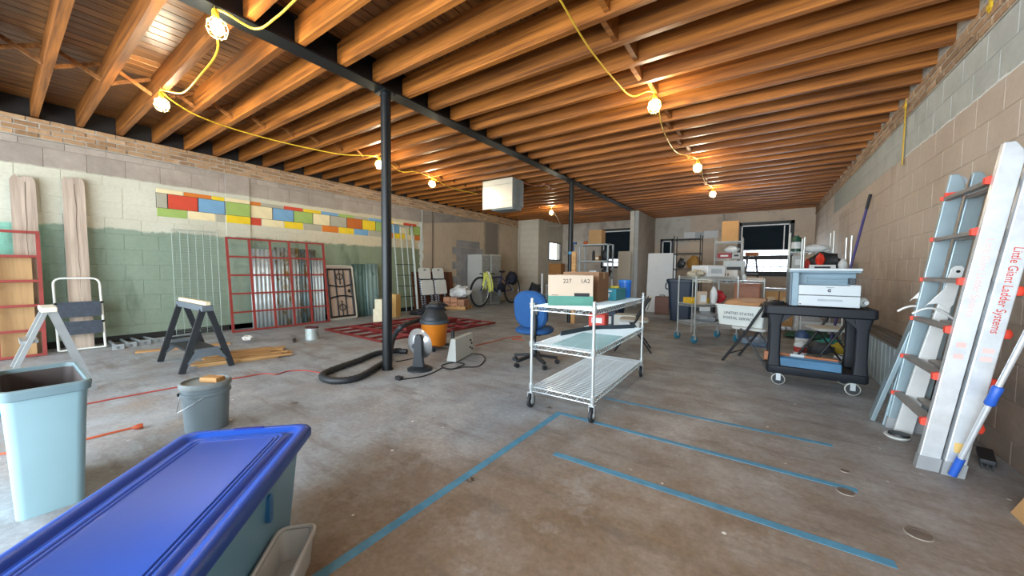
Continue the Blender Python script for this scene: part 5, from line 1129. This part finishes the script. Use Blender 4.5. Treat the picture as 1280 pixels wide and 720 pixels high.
e = thing('brown_case', 'brown upright case standing before the white panel', 'case', (-2.33, 11.02, 0), RD(8)); MB().span((-.19, -.11, 0), (.19, .11, .50)).build('body', mat('brown_case', '6d4a3c', .6, 0, .1, 6), e, bevel=.02); MB().tube(rpath([(-.06, 0, .49), (-.06, 0, .54), (.06, 0, .54), (.06, 0, .49)], .02), .010, 6).build('handle', MBP, e, True)
# long wire table with cartons, racks behind
wire_rack('wire_table', 'long wire work table loaded with cartons behind the mail tub', -1.12, .06, 8.0, 8.6, (.35, 1.06), 1.10, MCH, 'table', .012)
Mcar = mat('red_print', 'b06a62', .7)
e = box('long white carton lying tilted on the wire table', -1.00, -.36, 8.02, .30, 1.068, 1.26, MWC2, -.10, tape=None); MB().span((.10, -.003, .05), (.17, -.0005, .13)).build('emblem', MINK, e); MB().span((.118, -.0045, .075), (.152, -.003, .131)).build('emblem_centre', MWC2, e); MB().span((-.26, -.003, .13), (.06, -.0005, .15)).build('print_panel', Mcar, e)
e = box('grey printed carton at the middle of the wire table', -.63, -.27, 8.34, .22, 1.068, 1.44, MGC); MB().span((-.12, -.003, .18), (.12, -.0005, .26)).build('print_panel', MDK2, e); MB().span((-.14, -.003, .06), (-.02, -.0005, .13)).build('red_print', Mcar, e)
box('flat white carton at the front edge of the wire table', -.80, -.34, 7.90, .10, 1.068, 1.15, MWC2, -.03, tape=MGC); 
small('paper_cup', 'white mug on the wire table beside the flat carton', 'cup', (-.26, 8.06, 1.068), (.08, .08, .12), MWL, .2, .1)
box('low beige tray of papers at the right of the wire table', -.22, .04, 8.04, .40, 1.068, 1.12, MCD1, 0, tape=MGC)
small('green_box', 'teal grey storage box on the lower shelf of the wire table', 'box', (-.36, 8.26, .358), (.46, .36, .28), mat('teal_grey', '55777a', .6), 0)
small('yellow_bottle', 'yellow bottle on the lower shelf of the wire table', 'bottle', (-.62, 8.1, .358), (.10, .10, .28), mat('yellow_bottle', 'c8a624', .5), 0, .12)
small('black_machine', 'black and white appliance on the lower shelf of the wire table', 'appliance', (-.90, 8.25, .358), (.32, .34, .24), MDK2, 0)
e = thing('wood_cabinet', 'orange brown wooden cabinet behind the wire table', 'cabinet', (-.24, 9.3, 0)); MB().span((-.24, 0, 0), (.24, .4, .98)).build('body', MOW, e, bevel=.008); d_ = MB().span((-.22, -.015, .05), (.22, 0, .93)).build('door', MOW, e, bevel=.004); MB().cyl((.16, -.04, .5), (.16, -.015, .5), .012, 8).build('knob', MST, d_, True)
wire_rack('wire_shelving', 'white wire shelving unit left of the large rear window', -1.04, -.42, 11.0, 11.45, (.3, .95, 1.58, 2.03), 2.12, MSHW)
e = box('tall tan cardboard box on top of the white wire shelving', -.90, -.52, 11.05, .35, 2.036, 2.56, MCD3)
box('dark red flat box on the white wire shelving', -.98, -.66, 11.05, .3, 1.587, 1.72, mat('dark_red_box', '8e2a36', .6), tape=MWL)
small('white_bundle', 'bright white roll of fabric on the white wire shelving', 'fabric', (-.66, 11.2, 1.74), (.34, .26, .18), MWL, 0, .3); e = box('pale grey box on the white wire shelving', -.64, -.46, 11.05, .3, 1.587, 1.73, MGC, tape=MDK2)
box('black bin on the second shelf of the white wire shelving', -.84, -.60, 11.05, .35, .957, 1.25, MDK2); box('grey carton on the second shelf of the white wire shelving', -.60, -.44, 11.05, .35, .957, 1.32, MGC, tape=MCD3)
wire_rack('wire_rack', 'black wire rack on pale posts right of the white panel', -1.98, -1.34, 10.6, 11.0, (.4, 1.30, 1.72, 2.10), 2.20, MDK2)
small('brown_bag', 'golden brown bag on the black wire rack', 'bag', (-1.50, 10.8, 1.307), (.34, .3, .34), mat('golden_bag', '8a6426', .7, 0, .3, 7), 0, .3); small('dark_bag', 'dark bag on the black wire rack beside the golden brown bag', 'bag', (-1.82, 10.8, 1.307), (.20, .28, .28), MDK2, 0, .4)
small('black_sack', 'black sack on the lowest shelf of the black wire rack', 'bag', (-1.65, 10.8, .407), (.5, .32, .4), MDK2, 0, .3)
# step ladder with an orange top before the rear window
e = thing('step_ladder', 'step ladder with an orange top standing before the large rear window', 'step ladder', (-.25, 12.6, 0)); MOT = mat('orange_top', 'b3641f', .55)
for x, y in ((-.26, -.35), (.30, -.35)): MB().bar((x, y, 0), (x*.35, -.05, 1.72), .05, .03, (1, 0, 0)).build('leg', MDK2, e)
for x, y in ((-.24, .35), (.28, .35)): MB().bar((x, y, 0), (x*.33, .06, 1.70), .04, .03, (1, 0, 0)).build('leg', MDK2, e)
for k in range(5): z = .3+.29*k; f_ = 1-z/1.75*.65; MB().span((-.26*f_, -.35+.17*z-.05, z), (.30*f_, -.35+.17*z+.04, z+.02)).build('tread', MSHG, e)
MB().span((-.15, -.12, 1.70), (.17, .12, 1.80)).build('top_cap', MOT, e, bevel=.01)
# right rear: wire racks with bags, wood crates, cupboards
wire_rack('wire_rack', 'wire rack crowded with bags in the right rear corner', .62, 1.24, 8.3, 8.75, (.3, .9, 1.26), 1.86, MCH)
small('grey_machine', 'pale box printer on the crowded rack behind the copier', 'printer', (.88, 8.42, 1.268), (.36, .22, .10), MWC2, 0, 0, MDK2); small('white_roll', 'white paper roll beside the pale printer on the crowded rack', 'roll', (1.16, 8.40, 1.268), (.13, .16, .2), MWL, 0, .15)
small('black_bag', 'black bag heaped on the crowded rack behind the copier', 'bag', (.94, 8.62, 1.268), (.5, .2, .32), MBP, 0, .4); small('red_pouch', 'bright red pouch in front of the black bag on the crowded rack', 'bag', (.86, 8.44, 1.37), (.13, .14, .20), mat('bright_red', 'd0301a', .55), 0, .3)
small('red_pouch', 'dark red pouch at the left end of the crowded rack', 'bag', (.68, 8.44, 1.268), (.10, .14, .20), mat('dark_red', '9c2a22', .6), 0, .3)
wire_rack('wire_rack', 'tall wire rack with a green bottle by the right rear corner', .50, 1.22, 10.0, 10.45, (.3, .9, 1.30, 1.68), 2.10, MCH)
can('dark green bottle standing on the tall rear rack', (.62, 10.2, 1.687), .09, .36, mat('green_bottle', '1f4f3e', .4), MWL, 'bottle'); small('white_roll', 'white roll lying on the tall rear rack', 'roll', (.96, 10.2, 1.687), (.42, .2, .16), MWL, 0, .1); small('grey_box', 'grey box at the left of the tall rear rack', 'box', (.66, 10.2, 1.307), (.2, .3, .30), MGC, 0)
small('white_box', 'small white box with marks on the second shelf of the tall rear rack', 'box', (.68, 10.2, .907), (.22, .26, .34), MWL, 0, 0, Mcar); small('dark_sack', 'dark sack on the tall rear rack beside the grey box', 'bag', (1.0, 10.2, 1.307), (.36, .3, .28), MDK2, 0, .4)
e = wire_rack('wire_crate_rack', 'low wire rack of tan cartons left of the copier', .06, .60, 9.5, 9.9, (.08, .48, .88), 1.0, MSHW)
for i, (x, z) in enumerate(((.20, .087), (.46, .087), (.20, .487), (.46, .487))): box('tan carton at the %s of the low wire rack' % ('lower left', 'lower right', 'upper left', 'upper right')[i], x-.12, x+.12, 9.53, .33, z, z+.33, MCD3, 0, tape=MTPE)
# left of the wing wall: steel shelf, clamps, boards, panel
e = thing('steel_shelf', 'grey steel shelf of odds and ends behind the far steel post', 'shelving', (-4.36, 9.75, 0)); 
for x in (0, .84):
    for y in (0, .4): MB().span((x-.02, y-.02, 0), (x+.02, y+.02, 1.98)).build('upright', MSHG, e)
for z in (.4, 1.0, 1.48, 1.95): MB().span((-.02, -.02, z), (.86, .42, z+.03)).build('shelf', MSHG, e)
box('tan cardboard box on top of the grey steel shelf', -4.12, -3.74, 9.8, .32, 1.982, 2.38, MCD3)
small('orange_tool', 'small orange tool on top of the grey steel shelf', 'tool', (-4.2, 9.78, 1.982), (.14, .1, .1), mat('orange_tool', 'b5561f', .5), 0, .2)
can('black spray bottle on the grey steel shelf', (-4.0, 9.9, 1.512), .04, .30, MBP, MDK2, 'bottle'); small('white_box', 'white box on the grey steel shelf', 'box', (-3.95, 9.82, 1.032), (.22, .2, .2), MWL, 0, 0, MGC); small('yellow_box', 'tan box on the grey steel shelf beside the spray bottle', 'box', (-3.86, 9.9, 1.512), (.12, .2, .14), MCD3, 0)
small('dark_machine', 'dark machine on the right of the grey steel shelf', 'machine', (-3.62, 9.9, 1.512), (.24, .28, .36), MDK2, 0, .3); small('dark_machine', 'dark round machine on the second shelf of the grey steel shelf', 'machine', (-3.62, 9.9, 1.032), (.28, .3, .32), MDK2, 0, .3)
e = thing('board', 'upright tan board standing right beside the far steel post', 'board', (-3.55, 7.62, 0)); MB().span((-.05, -.02, 0), (.05, .02, 1.66)).build('plank', MLU, e); MB().span((-.02, -.024, .98), (.02, -.0205, 1.12)).build('paper_tag', MWL, e)
for x, lab in ((-4.62, 'blue steel bar clamp standing left of the grey steel shelf'), (-4.50, 'second blue steel bar clamp standing next to the grey steel shelf')):
    e = thing('bar_clamp', lab, 'clamp', (x, 9.6, 0)); MB().span((-.015, -.015, 0), (.015, .015, 2.02)).build('bar', mat('clamp_blue', '2b4f86', .5), e); MB().span((-.05, -.04, 1.05), (.05, .04, 1.15)).build('jaw', mat('clamp_blue', '2b4f86', .5), e); MB().span((-.03, -.03, 1.98), (.09, .03, 2.04)).build('jaw', mat('clamp_blue', '2b4f86', .5), e)
e = thing('panel', 'tall beige panel leaning before the dark window beside the wing wall', 'panel', (-4.08, 12.2, 0)); MB().loft([[(0, 0, 0), (.44, 0, 0), (.44, .02, 0), (0, .02, 0)], [(0, .12, 1.90), (.44, .12, 1.90), (.44, .14, 1.90), (0, .14, 1.90)]]).build('sheet', mat('beige_panel', 'a59e90', .7, 0, .06, 3), e)
e = box('brown carton standing by the corner closet window', -5.75, -5.30, 10.4, .3, .76, 1.44, mat('dark_tan_card', '8c5f2f', .8), 0); st_ = thing('side_table', 'low grey stand carrying the brown carton by the closet', 'table', (-5.52, 10.55, 0)); MB().span((-.3, -.22, .71), (.3, .22, .755)).build('table_top', MSHG, st_)
for x in (-.27, .27):
    for y in (-.19, .19): MB().span((x-.015, y-.015, 0), (x+.015, y+.015, .71)).build('leg', MSHG, st_)
e = thing('pale_post', 'short pale upright board standing left of the brown carton', 'board', (-5.98, 10.4, 0)); MB().span((-.03, -.02, 0), (.03, .02, 1.12)).build('plank', MWC2, e)
small('black_bundle', 'black bundle on the floor behind the bicycle', 'bag', (-7.0, 11.6, 0), (.6, .4, .7), MDK2, 0, .5); small('grey_crate', 'grey crate on the floor right of the bicycle', 'crate', (-6.35, 10.9, 0), (.5, .4, .42), MSHG, 0)
small('blue_drum', 'navy drum standing on the floor behind the wire cart', 'drum', (-3.05, 9.2, 0), (.4, .4, .62), MNV, 0, .08); small('dark_box', 'dark case on the floor between the far post and the wire cart', 'case', (-2.7, 7.4, 0), (.5, .34, .40), mat('navy_case', '1c2c44', .5), .2); small('pale_tub', 'white tub on the floor behind the wire cart', 'tub', (-2.15, 7.2, 0), (.5, .36, .36), MMT, .1)
for i, (px0, px1, py0, py1) in enumerate(((855, 869, 290, 298), (869, 880, 290, 298), (880, 898, 288, 298))):
    a, b = PY(px0, py1, YB-.01), PY(px1, py0, YB-.01); e = thing('wall_sheet', '%s of the three pale sheets on the rear wall' % ('leftmost', 'middle', 'rightmost')[i], 'sheet', ((a.x+b.x)/2, YB-.012, a.z)); MB().span((-(b.x-a.x)/2, -.004, 0), ((b.x-a.x)/2, .0, b.z-a.z)).build('sheet', MGC if i == 1 else MWC2, e)
a = PY(905, 258, YB-.05); MB().tube([(a.x, YB-.04, 3.27), (a.x, YB-.04, 2.75), (a.x+.1, YB-.04, 2.6)], .02, 8).build('downpipe', mat('pale_pipe2', 'aaa79e', .5), wb, True)
